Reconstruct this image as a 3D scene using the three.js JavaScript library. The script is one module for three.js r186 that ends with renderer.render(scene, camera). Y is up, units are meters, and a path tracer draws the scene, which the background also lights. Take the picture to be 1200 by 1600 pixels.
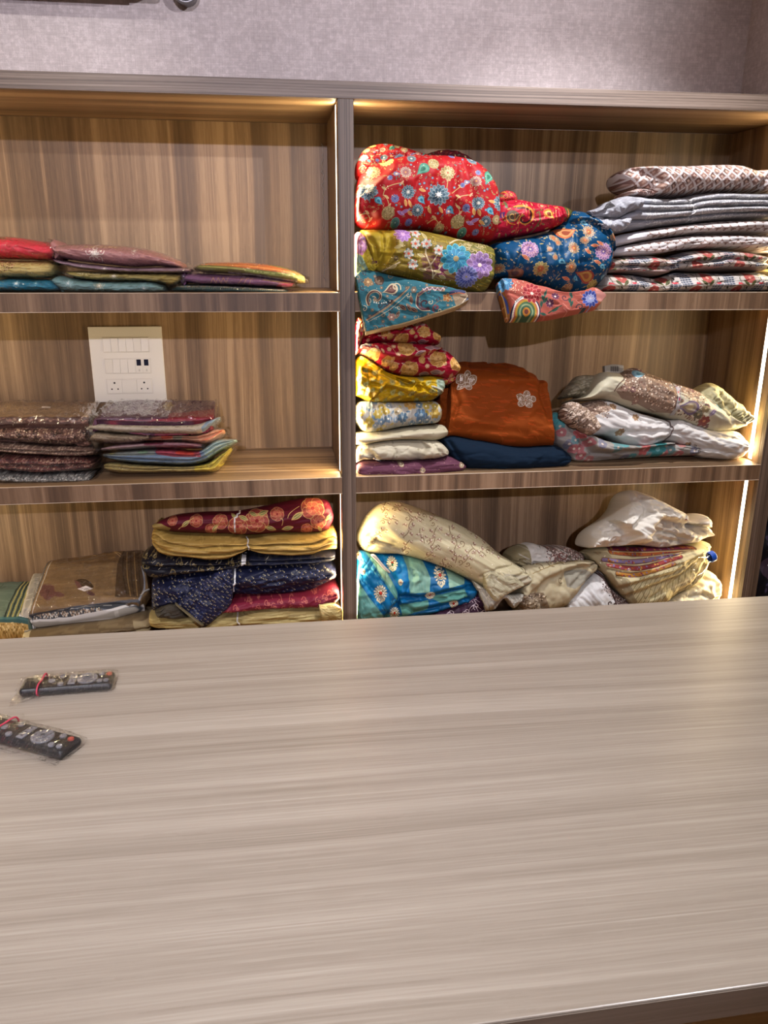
import * as THREE from 'three';
import { RoundedBoxGeometry } from 'three/addons/geometries/RoundedBoxGeometry.js';
import { RectAreaLightUniformsLib } from 'three/addons/lights/RectAreaLightUniformsLib.js';
import { MeshBVH } from 'three-mesh-bvh';
import { mergeGeometries } from 'three/addons/utils/BufferGeometryUtils.js';

// ---------- camera, lights, exposure ----------
const scene = new THREE.Scene();
scene.background = new THREE.Color(0x000000);
const EYE = new THREE.Vector3(0, 1.45, 2.3), FOCAL = 1258.6;                 // focal length in pixels of the 1200 x 1600 frame
const camera = new THREE.PerspectiveCamera(2 * Math.atan(800 / FOCAL) * 180 / Math.PI, 0.75, 0.05, 30);
camera.position.copy(EYE);
camera.rotation.set(-0.304226, -0.13374, 0.0041756, 'YXZ');
camera.updateMatrixWorld();
scene.add(camera);
const renderer = new THREE.WebGLRenderer({ antialias: true });
renderer.toneMapping = THREE.LinearToneMapping;
renderer.toneMappingExposure = 1.0;
renderer.shadowMap.enabled = true;
RectAreaLightUniformsLib.init();

const ROOM = { x0: -2.6, x1: 3.4, z1: 5.6, top: 2.75 };
// recessed ceiling spots: position, aim, candela, cone half angle, colour
const SPOTS = [
  [[-0.15, 2.62, 5.0], [-0.40, 1.40, -0.4], 37, 0.42, 0xf2edff],        // far row, lights the shelves almost level
  [[-0.62, 2.73, 1.3], [-0.80, 1.62, -0.42], 5.8, 0.42, 0xfffaf6],
  [[0.95, 2.73, 0.52], [0.95, 1.2, -0.10], 12, 0.66, 0xfbfaff],
  [[-0.9, 2.73, 1.9], [-0.7, 0.8, 1.45], 9.5, 0.80, 0xfbf9ff],
  [[1.2, 2.73, 1.9], [0.9, 0.8, 1.45], 9.5, 0.80, 0xfbf9ff],
  [[1.9, 2.70, 3.6], [0.15, 2.50, -0.46], 29, 0.31, 0xf8f6ff],
];
const LED = 0xffe2ac, LED_NITS = 90, LED_GLOW = 5;                             // warm strips let into the shelf sides
// ---------- helpers ----------
function rng(seed) { let a = seed >>> 0; return () => { a = (a + 0x6d2b79f5) | 0; let t = Math.imul(a ^ (a >>> 15), 1 | a); t = (t + Math.imul(t ^ (t >>> 7), 61 | t)) ^ t; return ((t ^ (t >>> 14)) >>> 0) / 4294967296; }; }
const H3 = (x, y, z) => { let h = Math.imul(x, 374761393) ^ Math.imul(y, 668265263) ^ Math.imul(z, 2147483647 - 51749); h = Math.imul(h ^ (h >>> 13), 1274126177); return ((h ^ (h >>> 16)) >>> 0) / 4294967296; };
const sm = t => t * t * (3 - 2 * t);
function noise(x, y, s = 0) {
  const i = Math.floor(x), j = Math.floor(y), u = sm(x - i), v = sm(y - j);
  const a = H3(i, j, s), b = H3(i + 1, j, s), c = H3(i, j + 1, s), d = H3(i + 1, j + 1, s);
  return (a + (b - a) * u) * (1 - v) + (c + (d - c) * u) * v;
}
const fbm = (x, y, s = 0) => 0.55 * noise(x, y, s) + 0.28 * noise(x * 2.1, y * 2.1, s + 1) + 0.17 * noise(x * 4.3, y * 4.3, s + 2);
const clamp = (x, a, b) => Math.max(a, Math.min(b, x));
const lerp = (a, b, t) => a + (b - a) * t;
const numbers = {};
function numbered(n) { const k = numbers[n] = (numbers[n] ?? -1) + 1; return k ? `${n}_${String(k).padStart(3, '0')}` : n; }
function part(name, geo, mat, parent, label) {
  const o = new THREE.Mesh(geo, mat); o.name = numbered(name); o.castShadow = o.receiveShadow = true; parent.add(o);
  if (label) o.userData.label = label; return o;
}
function thing(name, label, category, pos = [0, 0, 0], group) {
  const o = new THREE.Group(); o.name = numbered(name); o.position.set(...pos); scene.add(o);
  o.userData = { label, category }; if (group) o.userData.group = group; return o;
}
function struct(name, geo, mat, pos = [0, 0, 0]) { const o = part(name, geo, mat, scene); o.position.set(...pos); o.userData.kind = 'structure'; return o; }

// pixel of the 1200 x 1600 photograph -> point of the plane z
const _r = new THREE.Vector3();
function at(x, y, z) {
  _r.set((x - 600) / FOCAL, -(y - 800) / FOCAL, -1).applyEuler(camera.rotation);
  const t = (z - EYE.z) / _r.z; return new THREE.Vector3(EYE.x + _r.x * t, EYE.y + _r.y * t, z);
}
function onCounter(x, y, h) { _r.set((x - 600) / FOCAL, -(y - 800) / FOCAL, -1).applyEuler(camera.rotation); const t = (h - EYE.y) / _r.y; return new THREE.Vector3(EYE.x + _r.x * t, h, EYE.z + _r.z * t); }

// ---------- textures ----------
function dataTex(w, h, fn, srgb = true) {
  const d = new Uint8Array(w * h * 4);
  for (let y = 0; y < h; y++) for (let x = 0; x < w; x++) { const c = fn(x, y), k = (y * w + x) * 4; d[k] = clamp(c[0], 0, 255); d[k + 1] = clamp(c[1], 0, 255); d[k + 2] = clamp(c[2], 0, 255); d[k + 3] = 255; }
  const t = new THREE.DataTexture(d, w, h); t.magFilter = THREE.LinearFilter; t.minFilter = THREE.LinearMipmapLinearFilter; t.generateMipmaps = true;
  t.wrapS = t.wrapT = THREE.MirroredRepeatWrapping; if (srgb) t.colorSpace = THREE.SRGBColorSpace; t.needsUpdate = true; return t;
}
// grain runs along u; v crosses the stripes.  stops: dark, middle, light
function woodTex(w, h, [dk, md, lt], { seed, wide, mid, fine, wave, contrast = 1, streak = 0.2, mixw = [0.40, 0.34, 0.16, 0.10], lines = 0, hair = 0 }) {
  const per = (v, f) => v * f;
  return dataTex(w, h, (x, y) => {
    const u = x / w, wv = (noise(u * 3.0, y / h * 5, seed + 9) - 0.5) * wave + (noise(u * 9, y / h * 14, seed + 8) - 0.5) * wave * 0.3;
    const v = y / h + wv;
    const a = noise(u * 1.2, per(v, wide), seed), b = noise(u * 2.2, per(v, mid), seed + 1), c = noise(u * 8, per(v, fine), seed + 2), e = noise(u * 60, per(v, fine * 1.7), seed + 3);
    let t = mixw[0] * a + mixw[1] * b + mixw[2] * c + mixw[3] * e;
    t = clamp(0.5 + (t - 0.5) * 2.0 * contrast, 0, 1);
    const pore = e > 0.78 && c < 0.5 ? -streak : 0, line = b < 0.22 ? -(0.22 - b) * streak * 2.2 : 0;
    if (lines) t -= lines * (0.5 + 0.5 * Math.sin(v * 6.2832 * 62 + 5 * noise(v * 21, u * 2, seed + 12))) ** 5 * (0.5 + noise(u * 3, v * 60, seed + 13));
    if (hair) { const q = noise(u * 5, v * fine * 1.3, seed + 14); if (q > 0.74) t += hair * (q - 0.74) * 4 * noise(u * 14, v * fine * 2, seed + 15) * 1.6; }
    t = clamp(t + pore * 0.35 + line, 0, 1);
    const k = t < 0.5 ? t * 2 : (t - 0.5) * 2, p = t < 0.5 ? dk : md, q = t < 0.5 ? md : lt;
    return [lerp(p[0], q[0], k), lerp(p[1], q[1], k), lerp(p[2], q[2], k)];
  });
}
const rep = (t, a, b) => { const c = t.clone(); c.repeat.set(a, b); c.needsUpdate = true; return c; };
// uv in metres by the facing of each side; g = axis of the grain (0 x, 1 y, 2 z)
function planarUV(geo, g, off = 0) {
  const p = geo.attributes.position, n = geo.attributes.normal, uv = new Float32Array(p.count * 2);
  for (let i = 0; i < p.count; i++) {
    const N = [Math.abs(n.getX(i)), Math.abs(n.getY(i)), Math.abs(n.getZ(i))], q = [p.getX(i), p.getY(i), p.getZ(i)];
    const a = N[0] > N[1] && N[0] > N[2] ? 0 : N[1] > N[2] ? 1 : 2, rest = [0, 1, 2].filter(k => k !== a);
    const along = rest.includes(g) ? g : rest[1], across = rest.find(k => k !== along);
    uv[2 * i] = q[along] + off; uv[2 * i + 1] = q[across] + off * 0.37 + a * 0.31;
  }
  geo.setAttribute('uv', new THREE.BufferAttribute(uv, 2)); return geo;
}
function plank(x0, x1, y0, y1, z0, z1, g, r = 0.0012, off = 0) {
  const geo = new RoundedBoxGeometry(x1 - x0, y1 - y0, z1 - z0, 2, r); geo.translate((x0 + x1) / 2, (y0 + y1) / 2, (z0 + z1) / 2);
  return planarUV(geo, g, off);
}
const std = (color, roughness = 0.6, more = {}) => new THREE.MeshStandardMaterial({ color, roughness, ...more });
const phys = (color, roughness = 0.6, more = {}) => new THREE.MeshPhysicalMaterial({ color, roughness, ...more });
// ---------- surfaces ----------
const woodWarm = woodTex(1024, 1024, [[98, 77, 56], [128, 102, 75], [164, 136, 104]], { seed: 11, wide: 22, mid: 70, fine: 300, wave: 0.014, contrast: 0.95, streak: 0.35, hair: 0.5 });
const woodEdge = woodTex(1024, 512, [[78, 64, 54], [112, 96, 84], [140, 124, 111]], { seed: 31, wide: 60, mid: 150, fine: 256, wave: 0.003, contrast: 0.8, lines: 0.42 });
const woodPale = woodTex(2048, 2048, [[142, 131, 117], [160, 149, 135], [178, 168, 154]], { seed: 51, wide: 44, mid: 150, fine: 620, wave: 0.012, contrast: 0.66, streak: 0.4, mixw: [0.24, 0.28, 0.28, 0.20], hair: 0.3 });
const woodM = std(0xffffff, 0.48, { map: rep(woodWarm, 0.55, 0.85) });
const shelfM = std(0xffffff, 0.45, { map: rep(woodWarm, 0.55, 0.85) });
const edgeM = std(0xffffff, 0.5, { map: rep(woodEdge, 0.8, 2.4) });
const postM = std(0xe6e0d8, 0.5, { map: rep(woodEdge, 0.8, 2.4) });
const counterM = std(0xffffff, 0.31, { map: rep(woodPale, 0.42, 0.78) });
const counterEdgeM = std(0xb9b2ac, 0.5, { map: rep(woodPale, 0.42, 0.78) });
const bandM = std(0xcbb8a0, 0.45);
const floorTex = woodTex(512, 512, [[150, 96, 44], [190, 132, 66], [212, 158, 90]], { seed: 71, wide: 12, mid: 40, fine: 160, wave: 0.01 });
const floorM = std(0xffffff, 0.4, { map: rep(floorTex, 0.7, 1.2) });
const paperTex = dataTex(1024, 1024, (x, y) => {
  const m = fbm(x / 150, y / 150, 3), f = fbm(x / 13, y / 13, 7), th = noise(x / 46, y * 0.9, 5), tv = noise(x * 0.9, y / 46, 6), sp = H3(x, y, 9);
  let t = (m - 0.5) * 22 + (f - 0.5) * 22 + (th - 0.5) * 16 + (tv - 0.5) * 13 + (sp - 0.5) * 14;
  if (f > 0.58 && sp > 0.55) t += 11;
  return [182 + t, 170 + t, 168 + t * 1.02];
});
const paperBump = dataTex(512, 512, (x, y) => { const v = 128 + 90 * (noise(x / 30, y * 0.8, 5) - 0.5) + 90 * (noise(x * 0.8, y / 30, 6) - 0.5); return [v, v, v]; }, false);
const paperM = std(0xffffff, 0.55, { map: rep(paperTex, 1.25, 1.25), bumpMap: rep(paperBump, 2.5, 2.5), bumpScale: 0.0006 });
const plasterM = std(0xd9d2cb, 0.8);

const box = (x0, x1, y0, y1, z0, z1) => planarUV(new THREE.BoxGeometry(x1 - x0, y1 - y0, z1 - z0).translate((x0 + x1) / 2, (y0 + y1) / 2, (z0 + z1) / 2).toNonIndexed(), 0);
struct('wall_back', box(ROOM.x0 - 0.1, ROOM.x1 + 0.1, 0, ROOM.top, -0.58, -0.46), paperM);
struct('wall_right_bulkhead', box(1.55, ROOM.x1, 1.89, ROOM.top, -0.46, -0.27), paperM);
struct('wall_left', box(ROOM.x0 - 0.1, ROOM.x0, 0, ROOM.top, -0.46, ROOM.z1), plasterM);
struct('wall_right', box(ROOM.x1, ROOM.x1 + 0.1, 0, ROOM.top, -0.46, ROOM.z1), plasterM);
struct('wall_front', box(ROOM.x0 - 0.1, ROOM.x1 + 0.1, 0, ROOM.top, ROOM.z1, ROOM.z1 + 0.1), plasterM);
struct('floor', box(ROOM.x0 - 0.1, ROOM.x1 + 0.1, -0.1, 0, -0.58, ROOM.z1 + 0.1), floorM);
struct('ceiling', box(ROOM.x0 - 0.1, ROOM.x1 + 0.1, ROOM.top, ROOM.top + 0.1, -0.58, ROOM.z1 + 0.1), std(0xe6e2de, 0.85));

// ---------- ceiling spots (outside the frame, their light is in it) ----------
const trimM = std(0xe8e6e2, 0.4), lensM = std(0xfff4e4, 0.4, { emissive: 0xfff0dc, emissiveIntensity: 4 });
const SPOT_PLACE = ['far from the shelves', 'above the left half of the counter', 'above the right half of the counter', 'left above the near edge of the counter', 'right above the near edge of the counter', 'near the right wall'];
SPOTS.forEach(([p, aim, cd, cone, col], i) => {
  const y = ROOM.top, t = thing('ceiling_light', 'white round recessed ceiling spot ' + SPOT_PLACE[i], 'ceiling light', [p[0], y, p[2]], 'recessed ceiling spots');
  part('rim', new THREE.LatheGeometry([[0.043, 0], [0.046, -0.007], [0.056, -0.006], [0.06, 0], [0.043, 0]].map(a => new THREE.Vector2(...a)), 40), trimM, t);
  part('lens_lamp', new THREE.CylinderGeometry(0.043, 0.04, 0.004, 32).translate(0, -0.002, 0), lensM, t);
  const s = new THREE.SpotLight(col, cd, 0, cone, 0.55, 2);
  s.position.set(p[0], Math.min(p[1], y - 0.012), p[2]); s.target.position.set(...aim); s.castShadow = true; s.shadow.radius = 1.6; s.shadow.mapSize.set(2048, 2048); s.shadow.bias = -0.0004;
  s.name = numbered('ceiling_spot_lamp'); scene.add(s, s.target);
});

// ---------- shelving unit ----------
const Z0 = -0.42, Y1 = 1.3607, Y2 = 0.8332, Y3 = 0.305, TOP = 1.8864, UND = 1.8455, ST = 0.05;
const PX = [-1.168, -1.126, 0.1836, 0.2256, 1.5140, 1.5650, 2.35, 2.4];       // edges of the upright panels
const unit = thing('shelving_unit', 'tall wood laminate shelving unit with three rows of open bays and glowing light strips', 'shelving unit');
{
  part('top_panel', plank(PX[0], PX[7], UND, TOP, Z0, -0.0205, 0, 0.001, 0.2), shelfM, unit);
  part('top_fascia', plank(PX[0], PX[7], UND, TOP, -0.02, 0.0006, 0, 0.0012, 0.7), edgeM, unit);
  for (let i = 0; i < 8; i += 2) {
    part('upright_panel', plank(PX[i], PX[i + 1], 0, UND, Z0, -0.0205, 1, 0.001, 0.5 + i), woodM, unit);
    part('upright_front', plank(PX[i], PX[i + 1], 0, UND, -0.02, 0, 1, 0.0012, 1.3 + i), postM, unit);
  }
  for (let b = 0; b < 3; b++) {
    const x0 = PX[2 * b + 1], x1 = PX[2 * b + 2];
    part('back_panel', plank(x0, x1, 0.08, UND, Z0 - 0.018, Z0, 1, 0.0008, b * 0.77 + 0.13), woodM, unit);
    for (const y of [Y1, Y2, Y3]) {
      part('shelf_board', plank(x0, x1, y - ST, y, Z0, -0.0035, 0, 0.001, b + y), shelfM, unit);
      part('shelf_front', plank(x0, x1, y - ST + 0.001, y - 0.001, -0.003, 0, 1, 0.0008, 0.3 + y + b), std(0xe8e2e4, 0.5, { map: woodM.map }), unit);
      part('edge_band', plank(x0, x1, y - 0.0012, y + 0.0004, -0.003, 0.0006, 0, 0.0003), bandM, unit);
      part('edge_band', plank(x0, x1, y - ST - 0.0004, y - ST + 0.0012, -0.003, 0.0006, 0, 0.0003), bandM, unit);
    }
    part('plinth', plank(x0, x1, 0, Y3 - ST - 0.001, -0.06, -0.04, 0), woodM, unit);
  }
  // light strips: an aluminium channel with a glowing diffuser on the side walls of each bay, a lamp of the same size before each
  const diffM = std(0xffffff, 0.5, { emissive: 0xfff0d4, emissiveIntensity: LED_GLOW }), aluM = std(0xc8c4bc, 0.35, { metalness: 0.8 });
  const ys = [[Y3, Y2 - ST], [Y2, Y1 - ST], [Y1, UND]];
  for (const [X, dir] of [[PX[1], 1], [PX[2], -1], [PX[3], 1], [PX[4], -1]]) for (const [a, b] of ys) {
    const y0 = a + 0.004, y1 = b - 0.004, zc = -0.064, w = 0.019;
    const ch = part('light_channel', new THREE.BoxGeometry(0.006, y1 - y0, w + 0.003).translate(X - dir * 0.0026, (y0 + y1) / 2, zc), aluM, unit);
    part('led_diffuser', new RoundedBoxGeometry(0.003, y1 - y0 - 0.002, w, 2, 0.0012).translate(X - dir * 0.0006, (y0 + y1) / 2, zc), diffM, ch);
    const l = new THREE.RectAreaLight(LED, LED_NITS, w, y1 - y0 - 0.002); l.position.set(X + dir * 0.0018, (y0 + y1) / 2, zc); l.lookAt(X + dir, (y0 + y1) / 2, zc);
    l.name = numbered('led_strip_lamp'); scene.add(l);
  }
}

// ---------- counter ----------
const CH = 0.80;
{
  const c = thing('counter', 'broad pale grey-beige wood grain counter filling the foreground', 'counter', [0, 0, 0]);
  const fl = onCounter(0, 998, CH), fr = onCounter(1200, 931, CH), nl = onCounter(850, 1585.6, CH), nr = onCounter(1200, 1536, CH);
  const zf = x => lerp(fl.z, fr.z, (x - fl.x) / (fr.x - fl.x)), zn = x => lerp(nl.z, nr.z, (x - nl.x) / (nr.x - nl.x));
  const xa = -1.5, xb = 1.75, th = 0.034;
  const s = new THREE.Shape([[xa, -zf(xa)], [xb, -zf(xb)], [xb, -zn(xb)], [xa, -zn(xa)]].map(a => new THREE.Vector2(...a)));
  const g = new THREE.ExtrudeGeometry(s, { depth: th - 0.003, bevelThickness: 0.0015, bevelSize: 0.0015, bevelOffset: -0.0015, bevelSegments: 2 });
  g.rotateX(-Math.PI / 2); g.translate(0, CH - th + 0.0015, 0); g.computeVertexNormals();
  part('worktop', planarUV(g.toNonIndexed(), 0), counterM, c);
  const fz = Math.max(zn(xa), zn(xb));
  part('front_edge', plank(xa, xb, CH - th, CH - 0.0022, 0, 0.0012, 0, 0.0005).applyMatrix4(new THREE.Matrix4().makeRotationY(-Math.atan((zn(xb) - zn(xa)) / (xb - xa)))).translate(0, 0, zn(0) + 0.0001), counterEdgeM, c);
  part('front_panel', plank(xa + 0.05, xb - 0.05, 0.06, CH - th, zn(0) - 0.36, zn(0) - 0.34, 0), counterM, c);
  part('side_panel', plank(xa + 0.03, xa + 0.05, 0, CH - th, zf(0) + 0.08, zn(0) - 0.34, 1), counterM, c);
  part('side_panel', plank(xb - 0.05, xb - 0.03, 0, CH - th, zf(0) + 0.08, zn(0) - 0.34, 1), counterM, c);
}
// ---------- cloth ----------
// A cloth thing is a closed cushion: a rim traced between an upper and a lower edge, a bulging front with folds, layers and creases, and a back of its own depth.
const FLOORS = [0, Y1, Y2, Y3];
const BAYS = [[PX[1], PX[2]], [PX[3], PX[4]], [PX[5], PX[6]]];
function curve(flat, [x0, y0, s], n) {
  const P = []; for (let i = 0; i < flat.length; i += 2) P.push(new THREE.Vector3(x0 + flat[i] / s, y0 + flat[i + 1] / s, 0));
  if (P.length === 2) P.splice(1, 0, P[0].clone().lerp(P[1], 0.5));
  return new THREE.CatmullRomCurve3(P, false, 'centripetal').getSpacedPoints(n);
}
function segDist(x, y, P) {                                          // distance to a polyline and the side it lies on
  let d = 1e9, side = 1;
  for (let i = 0; i + 1 < P.length; i++) {
    const ax = P[i][0], ay = P[i][1], bx = P[i + 1][0] - ax, by = P[i + 1][1] - ay, t = clamp(((x - ax) * bx + (y - ay) * by) / (bx * bx + by * by), 0, 1);
    const dx = x - ax - t * bx, dy = y - ay - t * by, e = Math.hypot(dx, dy); if (e < d) { d = e; side = bx * dy - by * dx > 0 ? 1 : -1; }
  }
  return [d, side];
}
const pairs = (flat, [x0, y0, s]) => { const r = []; for (let i = 0; i < flat.length; i += 2) r.push([x0 + flat[i] / s, y0 + flat[i + 1] / s]); return r; };
function cushion(o) {
  o.nu ??= 110; const { view, t, b, shelf, zf = -0.03, f = 0.06, k = 0.1, p = 5, q = 2.4, L = 0, wr, cr = [], seed = 1, tilt = [0, 0.02, 0.25, 0.42][shelf], bay = 0 } = o;
  const nu = o.nu, nv = o.nv ?? (L ? Math.max(30, L * 11) : 40), T = curve(t, view, 240), B = curve(b, view, 240), creases = cr.map(([kind, w, d, pts]) => [kind, w / view[2], d, pairs(pts, view)]);
  let x0 = 1e9, x1 = -1e9, y0 = 1e9, y1 = -1e9; for (const c of [...T, ...B]) { x0 = Math.min(x0, c.x); x1 = Math.max(x1, c.x); y0 = Math.min(y0, c.y); y1 = Math.max(y1, c.y); }
  const zb = zf - f, zt = zb - tilt * (y1 - y0) * 0.0018, zp = o.zp;
  const zAt = y => { if (!zp) return lerp(zb, zt, (y1 - y) / (y1 - y0 + 1e-6)); for (let i = 0; i + 1 < zp.length; i++) if (y >= zp[i + 1][0] || i + 2 === zp.length) return lerp(zp[i][1], zp[i + 1][1], clamp((zp[i][0] - y) / (zp[i][0] - zp[i + 1][0]), 0, 1)); };
  const top = at((x0 + x1) / 2, y0, zAt(y0)), bot = at((x0 + x1) / 2, y1, zAt(y1)), up = top.sub(bot).normalize(), N = new THREE.Vector3(0, -up.z, up.y).normalize(); if (N.z < 0) N.negate();
  const fl = FLOORS[shelf] + 0.0008, [bx0, bx1] = BAYS[bay], pos = [], uv = [], idx = [], px = [];
  const ang = (wr?.[3] ?? 0) * Math.PI / 180, ca = Math.cos(ang), sa = Math.sin(ang);
  const space = (i, n, m) => lerp(i / n, (1 - Math.cos(Math.PI * i / n)) / 2, m);
  const floorAt = o.hang ? -9 : fl, zlow = Z0 + 0.004;
  for (const face of [1, -1]) for (let j = 0; j <= nv; j++) for (let i = 0; i <= nu; i++) {
    const u = space(i, nu, 0.45), v = space(j, nv, L ? 0.3 : 0.55), fi = u * 240, i0 = Math.min(239, Math.floor(fi)), ft = fi - i0;
    const x = lerp(lerp(B[i0].x, B[i0 + 1].x, ft), lerp(T[i0].x, T[i0 + 1].x, ft), v), y = lerp(lerp(B[i0].y, B[i0 + 1].y, ft), lerp(T[i0].y, T[i0 + 1].y, ft), v);
    const A = Math.pow(Math.max(0, 1 - Math.pow(Math.abs(2 * u - 1), p)), 1 / p), Bv = Math.pow(Math.max(0, 1 - Math.pow(Math.abs(2 * v - 1), q)), 1 / q);
    let h = A * Bv, d = 0; const m = Math.min(1, h * 1.6);
    if (face > 0) {
      if (L) { const wob = (noise(u * 4, seed * 3.1) - 0.5) * 0.5 + (noise(u * 11, seed * 1.7 + v * 3) - 0.5) * 0.25, fr = (((v * L + wob * Math.min(1, 4 * v * (1 - v))) % 1) + 1) % 1; h *= 0.62 + 0.38 * Math.sqrt(Math.max(0, 1 - (2 * fr - 1) ** 2)); }
      if (wr) { const a = (x * ca + y * sa) / wr[1], c = (-x * sa + y * ca) / wr[2]; const w1 = noise(a * 0.35 + 7, c * 0.35, seed + 40) * 1.4; const n1 = 1 - Math.abs(2 * noise(a * 0.8 + w1, c * 0.8, seed + 5) - 1), n2 = 1 - Math.abs(2 * noise(a * 1.9 + w1 * 2, c * 1.7, seed + 6) - 1); d += wr[0] * m * ((fbm(a + w1, c + w1 * 0.7, seed) - 0.5) * 1.7 + (n1 ** 3 - 0.3) * 0.9 + (0.3 - n2 ** 3) * 0.6); }
      for (const [kind, w, dep, pts] of creases) { const [ds, side] = segDist(x, y, pts); if (kind === 's') d += (side > 0 ? -1 : 1) * dep * m * (1 - Math.exp(-ds / w * 1.5)) * Math.exp(-ds / (w * 5)) * 1.6; else d -= dep * m * Math.exp(-((ds / w) ** 2)); }
    }
    const W = at(x, y, zAt(y)); W.addScaledVector(N, face > 0 ? o.sink ? h * f + d - o.sink : h * f + d : -h * k);
    W.y = Math.max(W.y, floorAt); W.z = Math.max(W.z, zlow); W.x = clamp(W.x, bx0 + 0.003, bx1 - 0.003);
    pos.push(W.x, W.y, W.z); px.push([x, y]); uv.push((x - x0) / (x1 - x0), 1 - (y - y0) / (y1 - y0));
  }
  const row = nu + 1, half = row * (nv + 1);
  for (let s = 0; s < 2; s++) for (let j = 0; j < nv; j++) for (let i = 0; i < nu; i++) { const a = s * half + j * row + i, c = [a, a + 1, a + row + 1, a + row]; s ? idx.push(c[0], c[2], c[1], c[0], c[3], c[2]) : idx.push(c[0], c[1], c[2], c[0], c[2], c[3]); }
  const g = new THREE.BufferGeometry(); g.setAttribute('position', new THREE.Float32BufferAttribute(pos, 3)); g.setAttribute('uv', new THREE.Float32BufferAttribute(uv, 2)); g.setIndex(idx); g.computeVertexNormals();
  g.userData.rim = { nu, nv }; softRim(g);                             // one normal along the shared rim, so that front and back meet softly
  return { g, box: [x0, y0, x1, y1], px, pos, half, N };
}
// point on the front of a cushion at a photograph pixel
function front(c, x, y, lift = 0.002) { let best = 0, bd = 1e9; for (let i = 0; i < c.half; i++) { const d = (c.px[i][0] - x) ** 2 + (c.px[i][1] - y) ** 2; if (d < bd) { bd = d; best = i; } } return new THREE.Vector3(c.pos[3 * best], c.pos[3 * best + 1], c.pos[3 * best + 2]).addScaledVector(c.N, lift); }
function cord(parent, c, view, flat, r, mat, name = 'string', label) {
  const P = pairs(flat, view), pts = []; for (let i = 0; i + 1 < P.length; i++) for (let s = 0; s < 6; s++) pts.push(front(c, lerp(P[i][0], P[i + 1][0], s / 6), lerp(P[i][1], P[i + 1][1], s / 6), r * 0.7)); pts.push(front(c, ...P[P.length - 1], r * 0.7));
  return part(name, new THREE.TubeGeometry(new THREE.CatmullRomCurve3(pts), 40, r, 8), mat, parent, label);
}
function ribbon(parent, c, view, flat, w, mat, name = 'band', label) {
  const P = pairs(flat, view), pos = [], uv = [], idx = [], n = 24;
  for (let i = 0; i <= n; i++) { const f = i / n * (P.length - 1), k = Math.min(P.length - 2, Math.floor(f)), x = lerp(P[k][0], P[k + 1][0], f - k), y = lerp(P[k][1], P[k + 1][1], f - k);
    for (const [dx, l] of [[-w / 2, 0.001], [-w / 2, 0.0028], [w / 2, 0.0028], [w / 2, 0.001]]) { const q = front(c, x + dx, y, l); pos.push(q.x, q.y, q.z); uv.push(l > 0.002 ? (dx > 0 ? 1 : 0) : 0.5, i / n); }
    if (i) for (let e = 0; e < 4; e++) { const a = (i - 1) * 4 + e, d = (i - 1) * 4 + (e + 1) % 4; idx.push(a, a + 4, d, d, a + 4, d + 4); } }
  const g = new THREE.BufferGeometry(); g.setAttribute('position', new THREE.Float32BufferAttribute(pos, 3)); g.setAttribute('uv', new THREE.Float32BufferAttribute(uv, 2)); g.setIndex(idx); g.computeVertexNormals();
  return part(name, g, mat, parent, label);
}

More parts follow.
